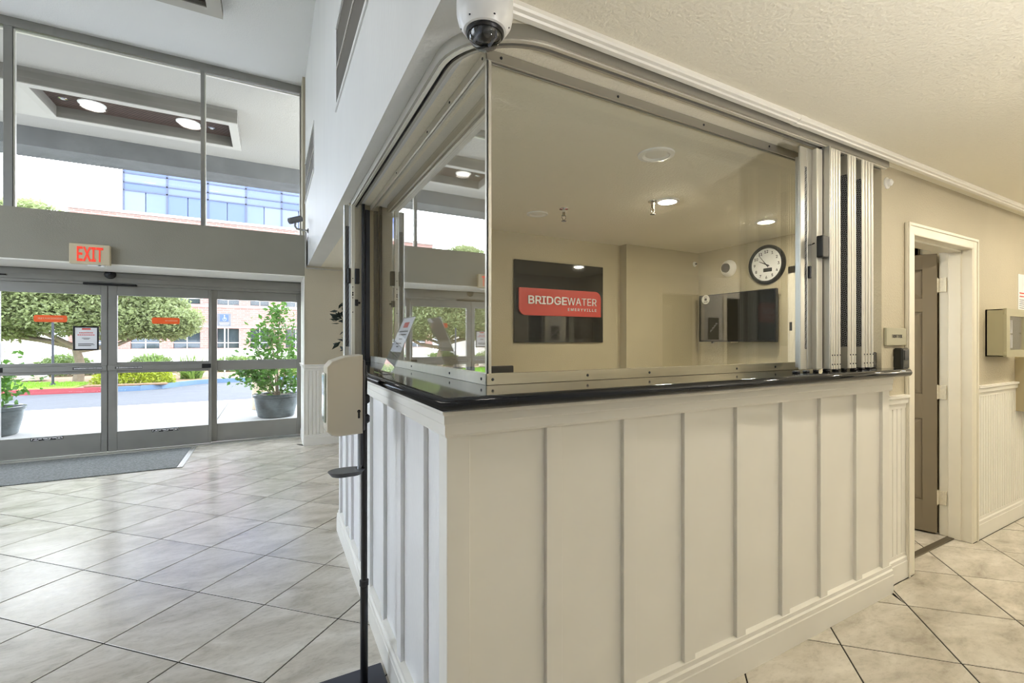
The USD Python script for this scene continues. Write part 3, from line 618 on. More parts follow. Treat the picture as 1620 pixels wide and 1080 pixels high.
def globe(x, y, z, r, power, col, label):
    d = thing('globe_lamp', label, 'ceiling light', (x, y, z))
    MB().lathe([(.07, -.0005), (.07, -.02), (.03, -.03), (.012, -.032), (.012, -.10), (.04, -.105), (.05, -.12)], (x, y, z), 'z', 28).build('canopy_and_stem', white_m, d)
    MB().lathe([(max(r * math.cos(t), 1e-4), -.11 - r - r * math.sin(t)) for t in np.linspace(-1.25, math.pi / 2, 14)], (x, y, z), 'z', 28).build('globe', emitter('globe_%d_%d' % (int(abs(x) * 100), int(abs(y) * 100)), col, power), d, smooth=True)
def uplighter(x, y, z, r, power, col, label):
    d = thing('uplighter', label, 'floor lamp', (x, y, 0))
    MB().lathe([(0, .0006), (.15, .0006), (.15, .015), (.03, .03), (.012, .04), (.012, z - .12), (.05, z - .11), (r + .02, z), (r + .016, z + .004), (.05, z - .09), (0, z - .09)], (x, y, 0), 'z', 32).build('stand_and_bowl', dark_metal_m, d)
    MB().lathe([(r, z - .020), (0, z - .018)], (x, y, 0), 'z', 32).build('lamp_disc', emitter('uplight_%d' % int(x * 100), col, power), d)
uplighter(1.5, -.70, 1.15, .13, 260.0, NEUT, 'short dark uplighter lamp in the corridor behind the camera')
uplighter(6.75, -1.1, 1.15, .13, 340.0, WARM, 'short dark uplighter lamp at the far right end of the corridor')
globe(1.35, -1.55, ZC, .14, 8.0, NEUT, 'white globe lamp under the corridor ceiling behind the camera')
for x, lab in ((2.483, 'lit recessed corridor light in front of the counter, first from the corner'), (3.625, 'lit recessed corridor light in front of the counter, nearest the office doorway'), (4.77, 'lit recessed corridor light facing the wall cabinet'), (5.9, 'lit recessed corridor light at the far right of the corridor')): downlight(x, .515, ZC, .085, True, lab, WARM, 270.0)
globe(7.0, -.9, ZC, .14, 40.0, WARM, 'white globe lamp at the far right end of the corridor ceiling')
globe(1.6, 5.4, ZC, .14, 14.0, NEUT, 'white globe lamp under the hallway ceiling near the tall houseplant')
globe(4.6, 5.4, ZC, .14, 14.0, NEUT, 'white globe lamp under the hallway ceiling deep behind the office')

slat_m = usdkit.material(stage, '/World/Looks/slatted_wood', {
    'g': ('geometry', {}), 'm': ('mapping', {'scale': (.4, 9.0, 1.0)}), 'n': ('noise_texture', {'scale': 6.0, 'detail': 4.0}),
    'r': ('rgb_ramp', {'ramp': [(.3, c(60, 48, 42)), (.7, c(96, 78, 68))]}), 'p': ('principled_bsdf', {'roughness': .55})},
    [('g.position', 'm.vector'), ('m.vector', 'n.vector'), ('n.fac', 'r.fac'), ('r.color', 'p.base_color')], surface='p.BSDF')
fascia_m = mat('weathered_fascia', (128, 124, 116), .7, var=.12, vscale=2)
stucco_m = mat('canopy_stucco', (166, 162, 153), .85, bump=.3, bscale=40)
rim_m = mat('tray_rim', (182, 178, 168), .7, var=.03)
def tray(label, x0, x1, y0, y1, zb, zt, lamps, spots, power, group=None, rim=.14, inner=fascia_m, left=None):
    left = rim if left is None else left
    t = thing('ceiling_tray', label, 'ceiling light', ((x0 + x1) / 2, (y0 + y1) / 2, zt), group=group)
    for a in ((x0, x1, y0, y0 + .03), (x0, x1, y1 - .03, y1), (x0, x0 + .03, y0 + .03, y1 - .03), (x1 - .03, x1, y0 + .03, y1 - .03)): B(*a, zb + .002, zt - .001).build('side_panel', fascia_m, t)
    g = sbox(x0, y0, x1, y1).difference(sbox(x0 + left, y0 + rim, x1 - rim, y1 - rim)); MB().prism(g, zb - .012, zb + .002, 'z').build('rim', rim_m, t)
    q = MB(); i0, i1, j0, j1 = x0 + left, x1 - rim, y0 + rim, y1 - rim
    for a in ((i0 - .01, i1 + .01, j0 - .012, j0), (i0 - .01, i1 + .01, j1, j1 + .012), (i0 - .012, i0, j0, j1), (i1, i1 + .012, j0, j1)): q.box(*a, zb, zt - .02)
    q.build('inner_lining', inner, t)
    q = MB(); n = 26; w = (j1 - j0) / n
    for k in range(n): q.box(i0, i1, j0 + k * w, j0 + (k + .72) * w, zt - .055, zt - .035)
    q.build('slats', slat_m, t, smooth=False, kind='stuff'); B(i0, i1, j0, j1, zt - .035, zt - .02).build('backing', black_m, t)
    for x, y in lamps:
        e = MB().lathe([(.150, -.050), (.150, -.066), (.172, -.064), (.174, -.052)], (x, y, zt), 'z', 32); lp_ = e.build('lamp_ring', white_m, t)
        sub = Node(lp_.path, t.loc)
        MB().lathe([(.152, -.058), (.10, -.062), (0, -.063)], (x, y, zt), 'z', 32).build('lens', emitter('tray_lens_%d_%d' % (int(abs(x) * 100), int(abs(y) * 100)), (255, 247, 236), power), sub)
    for x, y in spots:
        MB().lathe([(.03, -.052), (.03, -.064), (.062, -.060), (.064, -.052)], (x, y, zt), 'z', 24).build('spot_ring', chrome_m, t)
        MB().lathe([(.031, -.056), (0, -.057)], (x, y, zt), 'z', 20).build('spot_bulb', white_m, t)
TRAYP = 24.0
tray('wood-slat ceiling tray in the tall lobby ceiling, only its white corner in view', -3.15, -.468, 5.05, 6.32, 5.07, ZL, [(-2.46, 5.55), (-1.2, 5.55)], [], TRAYP)
tray('second wood-slat ceiling tray of the lobby, above and behind the camera', -3.15, -.465, 1.0, 2.3, 4.95, ZL, [(-2.46, 1.65), (-1.2, 1.65)], [], TRAYP)

# ------------------------------------------------------------------ things on and over the counter
dc = thing('dome_camera', 'white dome security camera hanging from the ceiling at the corner of the reception glass', 'security camera', (.527, 1.20, ZC))
MB().lathe([(0, 0), (.079, 0), (.080, -.004), (.079, -.09), (.074, -.112), (.060, -.132), (.052, -.134)], (.527, 1.20, ZC - .0005), 'z', 48).build('housing', mat('camera_white', (226, 226, 224), .3), dc, smooth=40)
MB().lathe([(.053, -.130), (.054, -.139), (.050, -.144), (.046, -.144)], (.527, 1.20, ZC), 'z', 40).build('seal_ring', black_m, dc)
MB().lathe([(.0475 * math.cos(t), -.138 - .044 * math.sin(t)) for t in np.linspace(0, math.pi / 2, 10)], (.527, 1.20, ZC), 'z', 40).build('dome', pane_mat('dome_plastic', (.55, .57, .62), .08), dc, smooth=True)
q = MB().lathe([(0, -.166), (.017, -.160), (.024, -.148), (.024, -.132), (0, -.132)], (.524, 1.192, ZC), 'z', 24); q.build('lens_unit', mat('lens_black', (24, 24, 28), .12), dc)
q = MB().box(.500, .508, 1.175, 1.225, 2.245, 2.268, .002).box(.546, .554, 1.175, 1.225, 2.245, 2.268, .002); q.build('gimbal', mat('gimbal_grey', (150, 152, 160), .35), dc)
MB().tube([(.520, 1.172, 2.246), (.5185, 1.163, 2.243)], .011, 16).build('lens', screen_m, dc)
for a in np.linspace(0, 2 * math.pi, 7)[:-1] + .5: MB().lathe([(0, 0), (.0035, -.0005), (.0028, -.0025), (0, -.003)], (.527 + .066 * math.cos(a), 1.20 + .066 * math.sin(a), ZC - .121), 'z', 8).build('screw', dark_metal_m, dc)

sh = thing('sign_holder', 'slanted clear acrylic sign holder with printed sheet on the granite by the left glass', 'sign holder', (.53, 2.30, 1.247))
clear_m = pane_mat('acrylic', (.96, .97, .98), .07)
def slant(y0, y1, xb_, xt, zb_, zt, off, th):
    d = np.array([xt - xb_, 0, zt - zb_]); L = np.linalg.norm(d); d /= L; n_ = np.array([-d[2], 0, d[0]])
    V = []
    for o in (off, off + th):
        for t in (0, L):
            for y in (y0, y1): V.append(np.array([xb_, 0, zb_]) + d * t + n_ * o + [0, y, 0])
    F = np.array([[0, 1, 3, 2], [4, 6, 7, 5], [0, 4, 5, 1], [2, 3, 7, 6], [0, 2, 6, 4], [1, 5, 7, 3]]); m = MB().add(np.array(V), F)
    t_ = trimesh.Trimesh(np.vstack(m.v), np.vstack(m.f), process=False); trimesh.repair.fix_normals(t_); m.v, m.f = [np.array(t_.vertices)], [np.array(t_.faces)]; return m
SA = (2.16, 2.38, .490, .600, 1.251, 1.515)
slant(*SA, 0, .003).build('acrylic_sheet', clear_m, sh); slant(*SA, .0052, .002).build('acrylic_front', clear_m, sh)
B(.450, .492, 2.16, 2.38, 1.2473, 1.2503).build('acrylic_foot', clear_m, sh)
lo = .42
def sub(a, b): return (SA[2] + (SA[3] - SA[2]) * a, SA[2] + (SA[3] - SA[2]) * b, SA[4] + (SA[5] - SA[4]) * a, SA[4] + (SA[5] - SA[4]) * b)
x0_, x1_, z0_, z1_ = sub(.36, .985); slant(2.165, 2.375, x0_, x1_, z0_, z1_, .0032, .0012).build('printed_sheet', paper_m, sh)
x0_, x1_, z0_, z1_ = sub(.80, .90); slant(2.225, 2.315, x0_, x1_, z0_, z1_, .0045, .0004).build('red_heading', redink_m, sh)
q = MB()
for a, y0, y1 in ((.72, 2.19, 2.35), (.66, 2.20, 2.34), (.58, 2.24, 2.30), (.50, 2.22, 2.32), (.44, 2.25, 2.29)):
    x0_, x1_, z0_, z1_ = sub(a, a + .022); m = slant(y0, y1, x0_, x1_, z0_, z1_, .0045, .0004); q.add(m.v[0], m.f[0])
q.build('print', ink_m, sh)
bx = thing('card_terminal', 'small black box standing on the granite at the right end of the folded grille', 'terminal', (2.965, 1.40, 1.2475))
B(2.938, 3.003, 1.335, 1.42, 1.2476, 1.335, .004).build('case', black_m, bx); B(2.945, 2.996, 1.333, 1.336, 1.262, 1.325, .002).build('face', screen_m, bx)

# hand sanitiser stand
ss = thing('sanitizer_stand', 'cream hand-sanitiser dispenser on a black pole stand left of the counter corner', 'hand sanitiser stand', (.33, 1.97, 0))
B(.02, .418, 1.70, 2.068, .0006, .010, .003).build('base_plate', mat('stand_steel', (66, 68, 78), .42, .5), ss)
MB().tube([(.333, 1.975, .010), (.333, 1.975, .42)], .0150, 20).build('lower_pole', mat('pole_black', (16, 16, 18), .25), ss); MB().tube([(.333, 1.975, .418), (.333, 1.975, 1.30)], .0122, 20).build('upper_pole', black_m, ss)
MB().lathe([(.0125, .405), (.018, .408), (.018, .428), (.0125, .432)], (.333, 1.975, 0), 'z', 20).build('collar', black_m, ss)
for z in (1.085, 1.165): B(.310, .352, 1.952, 1.998, z - .018, z + .018, .006).build('clamp', dark_metal_m, ss)
prof = [(.186, 1.075), (.186, 1.055), (.205, 1.037), (.235, 1.032), (.318, 1.036), (.318, 1.345), (.250, 1.338), (.205, 1.322), (.186, 1.300)]
def rounded_ext(prof, y0, y1, r=.010):
    g = Polygon(prof).buffer(.012).buffer(-.012, quad_segs=6); mb = MB(); rings = []
    gi = g.buffer(-r, quad_segs=4); m = trimesh.creation.extrude_polygon(g, (y1 - y0) - 2 * r, engine='earcut')
    v = np.array(m.vertices); core = np.stack([v[:, 0], y0 + r + v[:, 2], v[:, 1]], -1); H = m3.Manifold.hull_points(np.vstack([core, *[np.c_[np.array(gi.exterior.coords)[:, 0], np.full(len(gi.exterior.coords), y), np.array(gi.exterior.coords)[:, 1]] for y in (y0, y1)],
        *[np.c_[np.array(g.buffer(-r * .3).exterior.coords)[:, 0], np.full(len(g.buffer(-r * .3).exterior.coords), y), np.array(g.buffer(-r * .3).exterior.coords)[:, 1]] for y in (y0 + r * .3, y1 - r * .3)]]))
    return MB().add(H)
rounded_ext(prof, 1.905, 2.035).build('cover', cream_m, ss, smooth=35)
B(.3185, .328, 1.915, 2.025, 1.045, 1.325, .004).build('back_plate', mat('dispenser_grey', (96, 96, 98), .4), ss)
B(.1785, .187, 1.925, 2.015, 1.085, 1.275, .004).build('front_window', mat('dispenser_window', (196, 204, 190), .08), ss)
q = MB(); q.lathe([(0, 0), (.0065, 0), (.0065, .0012), (0, .0015)], (.302, 1.905, 1.125), '-y', 14); q.box(.298, .306, 1.9035, 1.9052, 1.098, 1.122); q.build('keyhole', rubber_m, ss)
q = MB().tube([(.315, 1.965, 1.035), (.315, 1.965, .90), (.311, 1.965, .882), (.295, 1.965, .876)], .009, 10); q.build('tray_arm', mat('bracket_metal', (150, 152, 158), .3, .6), ss)
q = MB().box(.318, .326, 1.95, 1.98, .90, 1.06, .002); q.build('arm_plate', dark_metal_m, ss)
MB().add(m3.Manifold.hull_points(np.array([[.195 + .055 + .055 * math.cos(a) * (1 - .25 * k) + (.03 if math.cos(a) > 0 else 0), 1.965 + .05 * math.sin(a) * (1 - .25 * k), .886 - .018 * k] for k in (0, 1) for a in np.linspace(0, 2 * math.pi, 20)]))).build('drip_tray', mat('tray_grey', (92, 94, 98), .35, .3), ss)

# ------------------------------------------------------------------ on the corridor wall
pl = thing('room_plaque', 'small grey plaque lettered FRONT DESK on the wall between the grille and the doorway', 'plaque', (3.16, YW, 1.372))
B(3.040, 3.282, 1.305, YW, 1.372, 1.474, .003).build('plate', mat('plaque_grey', (168, 164, 140), .45), pl); MB().text('FRONT DESK', .018, (3.165, 1.3049, 1.417), '-y', .0012, True, .118).build('lettering', black_m, pl)
rd = thing('card_reader', 'black card reader on the wall below the plaque beside the doorway', 'card reader', (3.18, YW, 1.237))
B(3.150, 3.236, 1.272, YW, 1.238, 1.358, .008).build('case', mat('reader_black', (30, 32, 30), .25), rd); B(3.17, 3.222, 1.2695, 1.2725, 1.29, 1.345, .003).build('face', dark_metal_m, rd); B(3.16, 3.228, 1.262, 1.30, 1.229, 1.2385, .004).build('ledge', chrome_m, rd)
mo = thing('wall_sensor', 'small round white sensor high on the corridor wall beside the folded grille', 'sensor', (3.075, YW, 2.30))
MB().lathe([(0, 0), (.033, 0), (.032, .006), (.024, .010), (.022, .012), (.019, .024), (.01, .031), (0, .033)], (3.075, YW, 2.30), '-y', 28).build('body', white_m, mo)
kc = thing('wall_cabinet', 'grey-green metal wall cabinet with a windowed front above the chair rail at the right edge', 'wall cabinet', (4.75, YW, 1.285))
cab_m = mat('cabinet_grey', (176, 170, 140), .45); cx0, cx1, cy, cz0, cz1 = 4.515, 4.99, 1.226, 1.288, 1.625
q = MB().box(cx0, cx0 + .006, cy, YW, cz0, cz1).box(cx1 - .006, cx1, cy, YW, cz0, cz1).box(cx0, cx1, cy, YW, cz1 - .006, cz1).box(cx0, cx1, cy, YW, cz0, cz0 + .006).box(cx0, cx1, YW - .008, YW, cz0, cz1); q.build('body', cab_m, kc)
g = sbox(cx0 - .003, cz0 - .003, cx1 + .003, cz1 + .003).difference(sbox(4.575, 1.335, 4.86, 1.575)); MB().prism(g, cy - .018, cy - .001, 'y').build('door', cab_m, kc)
B(4.57, 4.865, cy - .010, cy - .006, 1.33, 1.58).build('window', pane_m, kc); q = MB().tube([(4.905, cy - .018, 1.455), (4.905, cy - .030, 1.455)], .009, 12).box(4.88, 4.91, cy - .032, cy - .027, 1.449, 1.461, .002); q.build('latch', chrome_m, kc)
q = MB()
for k in range(7):
    for z in (1.345, 1.455): q.box(4.59 + .042 * k, 4.612 + .042 * k, YW - .05, YW - .008, z, z + .10, .002)
q.build('tags', paper_m, kc, kind='stuff')
for z in (1.31, 1.60): MB().tube([(cx0 - .001, cy - .006, z - .014), (cx0 - .001, cy - .006, z + .014)], .006, 8).build('hinge', cab_m, kc)
pp = thing('paper_notice', 'white paper notice with red heading on the wall at the right edge, above the cabinet', 'notice', (5.28, YW, 1.635))
B(5.17, 5.39, YW - .002, YW, 1.635, 1.93).build('sheet', paper_m, pp); q = MB().box(5.20, 5.36, YW - .003, YW - .0018, 1.775, 1.785).box(5.20, 5.34, YW - .003, YW - .0018, 1.75, 1.758); q.build('red_print', redink_m, pp)
q = MB()
for k in range(5): q.box(5.195, 5.35 - .02 * (k % 3), YW - .003, YW - .0018, 1.66 + .016 * k, 1.664 + .016 * k)
q.build('print', ink_m, pp)
tb_ = thing('towel_dispenser', 'beige metal wall dispenser with white paper showing, at the right edge below the cabinet', 'paper dispenser', (5.3, YW, .85))
q = MB().box(5.10, 5.115, 1.215, YW, .85, 1.275, .003).box(5.535, 5.55, 1.215, YW, .85, 1.275, .003).box(5.115, 5.535, 1.30, YW, .85, 1.275).box(5.115, 5.535, 1.215, 1.23, .85, 1.075, .003).box(5.115, 5.535, 1.215, 1.31, 1.06, 1.08, .004); q.build('case', mat('dispenser_beige', (184, 172, 140), .4, .2), tb_)
MB().tube([(5.14, 1.262, 1.17), (5.51, 1.262, 1.17)], .046, 20).build('paper_roll', paper_m, tb_); MB().lathe([(0, 0), (.007, 0), (.005, .003), (0, .004)], (5.15, 1.215, .98), '-y', 10).build('screw', dark_metal_m, tb_)

# ------------------------------------------------------------------ inside the reception office
bs = thing('wall_panel', 'large glossy black panel on the office back wall behind the red sign', 'wall panel', (2.46, 3.80, 1.38))
B(1.953, 2.972, 3.778, 3.7995, 1.383, 2.150, .002).build('panel', glossblack_m, bs)
rs = thing('wall_sign', 'coral red sign lettered BRIDGEWATER EMERYVILLE mounted on the black panel', 'sign', (2.45, 3.76, 1.64))
sx0, sx1, sz0, sz1, rr = 1.985, 2.918, 1.637, 1.890, .07
P_ = [(sx0, sz1)] + [(sx0 + rr - rr * math.cos(t), sz0 + rr - rr * math.sin(t)) for t in np.linspace(0, math.pi / 2, 9)] + [(sx1, sz0)] + [(sx1 - rr + rr * math.cos(t), sz1 - rr + rr * math.sin(t)) for t in np.linspace(0, math.pi / 2, 9)]
MB().prism(P_, 3.745, 3.765, 'y').build('plate', red_m, rs)
q = MB()
for a in (2.08, 2.82): q.tube([(a, 3.765, 1.76), (a, 3.7785, 1.76)], .014, 12)
q.build('standoff', chrome_m, rs)
MB().text('BRIDGE', .073, (2.075, 3.7448, 1.745), '-y', .009, True, .427, center=False).build('bold_lettering', paper_m, rs); MB().text('WATER', .071, (2.508, 3.7448, 1.746), '-y', .009, False, .350, center=False).build('light_lettering', paper_m, rs)
MB().text('E M E R Y V I L L E', .026, (2.515, 3.7448, 1.690), '-y', .006, True, .343, center=False).build('small_lettering', paper_m, rs)
XO = 4.28
tv = thing('television', 'flat black television on the office side wall below the clock', 'television', (XO, 3.16, 1.386))
B(4.19, 4.225, 2.702, 3.610, 1.388, 1.902, .004).build('body', black_m, tv); B(4.1885, 4.1905, 2.716, 3.597, 1.408, 1.890).build('screen', screen_m, tv); B(4.225, XO, 2.95, 3.36, 1.5, 1.75, .004).build('wall_mount', dark_metal_m, tv)
q = MB().box(4.186, 4.20, 3.11, 3.20, 1.378, 1.392, .002); q.build('badge_strip', chrome_m, tv); B(4.195, 4.215, 3.42, 3.45, 1.374, 1.390, .002).build('foot_clip', dark_metal_m, tv)
bd = thing('round_badge', 'small round white badge at the upper left corner of the television', 'badge', (4.185, 3.515, 1.85))
MB().lathe([(0, 0), (.050, 0), (.050, .003), (0, .0035)], (4.1882, 3.515, 1.853), '-x', 28).build('disc', white_m, bd); q = MB().box(4.1838, 4.185, 3.50, 3.53, 1.84, 1.868).box(4.1838, 4.185, 3.488, 3.542, 1.822, 1.828).box(4.1838, 4.185, 3.495, 3.535, 1.878, 1.883); q.build('print', ink_m, bd)
ck = thing('wall_clock', 'round black-rimmed wall clock with a small digital window on the office side wall', 'clock', (XO, 2.85, 2.15))
KY, KZ, KR = 2.851, 2.150, .193
MB().lathe([(0, 0), (KR, 0), (KR, .020), (KR - .012, .034), (KR - .028, .034), (KR - .034, .016)], (XO, KY, KZ), '-x', 48).build('rim', mat('clock_rim', (44, 44, 42), .3), ck)
MB().lathe([(0, .0155), (KR - .033, .015)], (XO, KY, KZ), '-x', 48).build('face', mat('clock_face', (240, 240, 236), .5, emit=None), ck)
q = MB()
for k in range(1, 13):
    a = k * math.pi / 6; q.text(str(k), .026, (XO - .0165, KY - .126 * math.sin(a), KZ + .126 * math.cos(a) - .013), '-x', .0008, True)
q.build('numerals', black_m, ck)
def hand(a, L, w, x, nm):
    d = np.array([0, -math.sin(a), math.cos(a)]); s = np.array([0, math.cos(a), math.sin(a)]); o = np.array([x, KY, KZ])
    V = [o + d * t + s * k * w + [e, 0, 0] for e in (0, .0012) for t, k in ((-.035, -1), (-.035, 1), (L, .45), (L, -.45))]
    t_ = trimesh.Trimesh(np.array(V), np.array([[0, 1, 2], [0, 2, 3], [4, 6, 5], [4, 7, 6], [0, 4, 5], [0, 5, 1], [1, 5, 6], [1, 6, 2], [2, 6, 7], [2, 7, 3], [3, 7, 4], [3, 4, 0]]), process=False); trimesh.repair.fix_normals(t_)
    MB().add(np.array(t_.vertices), np.array(t_.faces)).build(nm, black_m, ck)
hand(math.radians(296), .085, .005, XO - .019, 'hour_hand'); hand(math.radians(322), .125, .0038, XO - .022, 'minute_hand')
B(XO - .0172, XO - .015, KY - .058, KY + .032, KZ - .072, KZ - .036).build('digital_window', mat('lcd', (58, 60, 56), .3), ck)
wc = thing('wall_dome_camera', 'white dome camera on the office side wall left of the clock', 'security camera', (XO, 3.28, 2.174))
MB().lathe([(0, 0), (.088, 0), (.090, .012), (.082, .034), (.062, .055), (.052, .060), (.05, .058)], (XO, 3.285, 2.172), '-x', 36).build('base', white_m, wc)
MB().lathe([(.05, .057), (.046, .074), (.03, .088), (0, .094)], (XO, 3.285, 2.172), '-x', 28).build('dome', mat('smoked_dome', (30, 30, 32), .08), wc)
sp0 = thing('wall_sprinkler', 'tiny round white fitting in the back corner of the office below the ceiling', 'fitting', (4.22, 3.70, 2.27))
MB().lathe([(0, 0), (.030, 0), (.028, .006), (.016, .010), (.014, .016), (0, .018)], (4.222, 3.70, 2.272), '-y', 24).build('escutcheon', white_m, sp0); MB().lathe([(0, 0), (.010, 0), (.008, .014), (0, .016)], (4.222, 3.684, 2.272), '-y', 12).build('head', dark_metal_m, sp0)
def sprinkler(x, y, label):
    s_ = thing('sprinkler', label, 'sprinkler', (x, y, ZC))
    MB().lathe([(.036, -.0005), (.034, -.006), (.014, -.010), (.012, -.028), (0, -.028)], (x, y, ZC), 'z', 20).build('escutcheon', chrome_m, s_)
    q = MB().tube([(x, y, ZC - .02), (x, y, ZC - .055)], .011, 12); q.tube([(x - .016, y, ZC - .05), (x - .017, y, ZC - .07), (x, y, ZC - .092)], .003, 6); q.tube([(x + .016, y, ZC - .05), (x + .017, y, ZC - .07), (x, y, ZC - .092)], .003, 6); q.build('body', brass_m, s_)
    MB().lathe([(0, -.090), (.020, -.092), (.020, -.095), (0, -.096)], (x, y, ZC), 'z', 14).build('deflector', dark_metal_m, s_)
sprinkler(2.395, 2.475, 'pendant sprinkler head hanging beside the lit ceiling light in the middle of the office'); sprinkler(1.941, 2.942, 'pendant sprinkler head on the office ceiling between the two unlit ceiling lights')
d6 = thing('door_6', kind='structure', loc=(XO, 2.1, 0))
q = MB().box(XO - .02, XO, 2.552, 2.632, 0, 2.10, .003).box(XO - .02, XO, 1.62, 1.70, 0, 2.10, .003).box(XO - .02, XO, 1.62, 2.632, 2.03, 2.10, .003); q.build('casing', CAS, d6); B(XO - .006, XO, 1.70, 2.552, .01, 2.03).build('leaf', CAS, d6)
B(XO - .0225, XO - .0195, 2.590, 2.615, 1.495, 1.575).build('strike_plate', dark_metal_m, d6)
dk = thing('office_desk', 'plain wooden desk inside the reception office behind the counter', 'desk', (1.3, 2.7, 0))
B(.90, 1.75, 1.95, 3.35, .72, .75, .004).build('top', mat('desk_wood', (150, 120, 88), .4, var=.1, vscale=6, stretch=(1, 6, 1)), dk)
for x, y in ((.94, 1.99), (1.71, 1.99), (.94, 3.31), (1.71, 3.31)): B(x - .025, x + .025, y - .025, y + .025, 0, .72, .003).build('leg', dark_metal_m, dk)
mn = thing('computer_monitor', 'black computer monitor inside the office, its top edge just above the counter rail', 'monitor', (1.13, 2.70, .75))
B(.88, 1.386, 2.69, 2.725, .90, 1.238, .005).build('screen_case', black_m, mn); B(.895, 1.371, 2.7245, 2.7265, .915, 1.225).build('screen', screen_m, mn); q = MB().box(1.11, 1.16, 2.665, 2.69, .76, 1.05, .005); q.build('neck', black_m, mn); B(1.0, 1.27, 2.60, 2.82, .7505, .765, .006).build('foot', black_m, mn)

# corridor side behind the camera, seen only as reflections in the glass and the black panel
dark_m = mat('dark_room', (40, 38, 36), .8)
al = thing('alcove', kind='structure', loc=(6.1, YB - .8, 0))
q = MB().box(4.9, 7.35, YB - 2.2, YB - 2.1, 0, 2.4).box(4.85, 4.9, YB - 2.2, YB - .15, 0, 2.4).box(7.35, 7.4, YB - 2.2, YB - .15, 0, 2.4).box(4.9, 7.35, YB - 2.2, YB - .15, 2.15, 2.2).box(4.9, 7.35, YB - 2.2, YB - .15, -.05, 0); q.build('lining', dark_m, al)
for a in (4.87, 5.75, 6.27, 7.30): B(a, a + .08, YB - .01, YB + .02, 0, 2.18, .003).build('casing', CAS, al)
stg = thing('stairs_sign', 'dark sign with a white stairs symbol on the wall behind the camera', 'sign', (6.05, YB, 1.5))
B(5.93, 6.17, YB + .001, YB + .012, 1.42, 1.76, .003).build('plate', mat('sign_dark', (60, 58, 50), .5), stg); q = MB()
for k in range(4): q.box(5.97 + .04 * k, 6.01 + .04 * k, YB + .012, YB + .015, 1.56 + .035 * k, 1.572 + .035 * k).box(5.97 + .04 * k, 5.98 + .04 * k, YB + .012, YB + .015, 1.53 + .035 * k, 1.572 + .035 * k)
q.build('symbol', paper_m, stg)

# ------------------------------------------------------------------ leaves
def leaf_cloud(name, pts, size, m, parent, up=.35, tilt=1.0, kind='stuff', long=1.7, seed=1):
    r_ = np.random.default_rng(seed); n = len(pts); d = r_.normal(size=(n, 3)); d[:, 2] = d[:, 2] * .6 + up; d /= np.linalg.norm(d, axis=1, keepdims=True)
    s = np.cross(d, r_.normal(size=(n, 3))); s /= np.linalg.norm(s, axis=1, keepdims=True); nn_ = np.cross(d, s)
    L = size * r_.uniform(.7, 1.3, n)[:, None]; W = L / long / 2
    P = np.asarray(pts); V = np.stack([P, P + d * L * .45 + s * W + nn_ * L * .05, P + d * L, P + d * L * .45 - s * W + nn_ * L * .05], 1).reshape(-1, 3)
    k = np.arange(n)[:, None] * 4; F = np.vstack([k + [0, 1, 2], k + [0, 2, 3]])
    return MB().add(V, F).build(name, m, parent, smooth=False, kind=kind)
def leaf_mat(name, a, b, tr=.35, rough=.45):
    return usdkit.material(stage, '/World/Looks/' + name, {
        'g': ('geometry', {}), 'r': ('rgb_ramp', {'ramp': [(0.0, c(*a)), (1.0, c(*b))]}), 'd': ('principled_bsdf', {'roughness': rough}), 't': ('translucent_bsdf', {}), 'm': ('mix_closure', {'fac': tr})},
        [('g.random_per_island', 'r.fac'), ('r.color', 'd.base_color'), ('r.color', 't.color'), ('d.BSDF', 'm.closure1'), ('t.BSDF', 'm.closure2')], surface='m.closure')
tree_leaf = leaf_mat('tree_leaves', (144, 154, 104), (228, 230, 186), .45); pot_leaf = leaf_mat('potted_leaves', (78, 120, 42), (158, 184, 88), .4); dark_leaf = leaf_mat('dark_leaves', (26, 40, 34), (50, 70, 56), .15)
hedge_leaf = leaf_mat('hedge_leaves', (150, 160, 40), (226, 220, 92)); grass_leaf = leaf_mat('strap_leaves', (112, 140, 62), (206, 212, 150)); shrub_leaf = leaf_mat('shrub_leaves', (110, 130, 70), (196, 204, 140))
bark_m = mat('bark', (132, 118, 100), .85, var=.2, vscale=8, bump=.5, bscale=20); terra_m = mat('soil', (74, 60, 46), .95)
def tuft(name, cx, cy, z, n, L, m, parent, seed=0, w=.03, droop=.5, spread=.12):
    r_ = np.random.default_rng(seed); mb = MB()
    for k in range(n):
        a = r_.uniform(0, 2 * math.pi); o = np.array([cx + r_.normal() * spread, cy + r_.normal() * spread, z]); d = np.array([math.cos(a), math.sin(a), 0]); s = np.array([-d[1], d[0], 0]); l = L * r_.uniform(.6, 1.1); e = r_.uniform(.25, 1.0); V = []
        for t in (0, .4, .75, 1.0):
            p = o + d * l * e * t + np.array([0, 0, 1]) * l * (t * (1.25 - .45 * e) - droop * e * t * t); ww = w * (1 - t) ** .6 + .002; V += [p - s * ww, p + s * ww]
        mb.add(np.array(V), np.array([[0, 1, 3, 2], [2, 3, 5, 4], [4, 5, 7, 6]]))
    return mb.build(name, m, parent, smooth=False, kind='stuff')
r_ = np.random.default_rng(5)
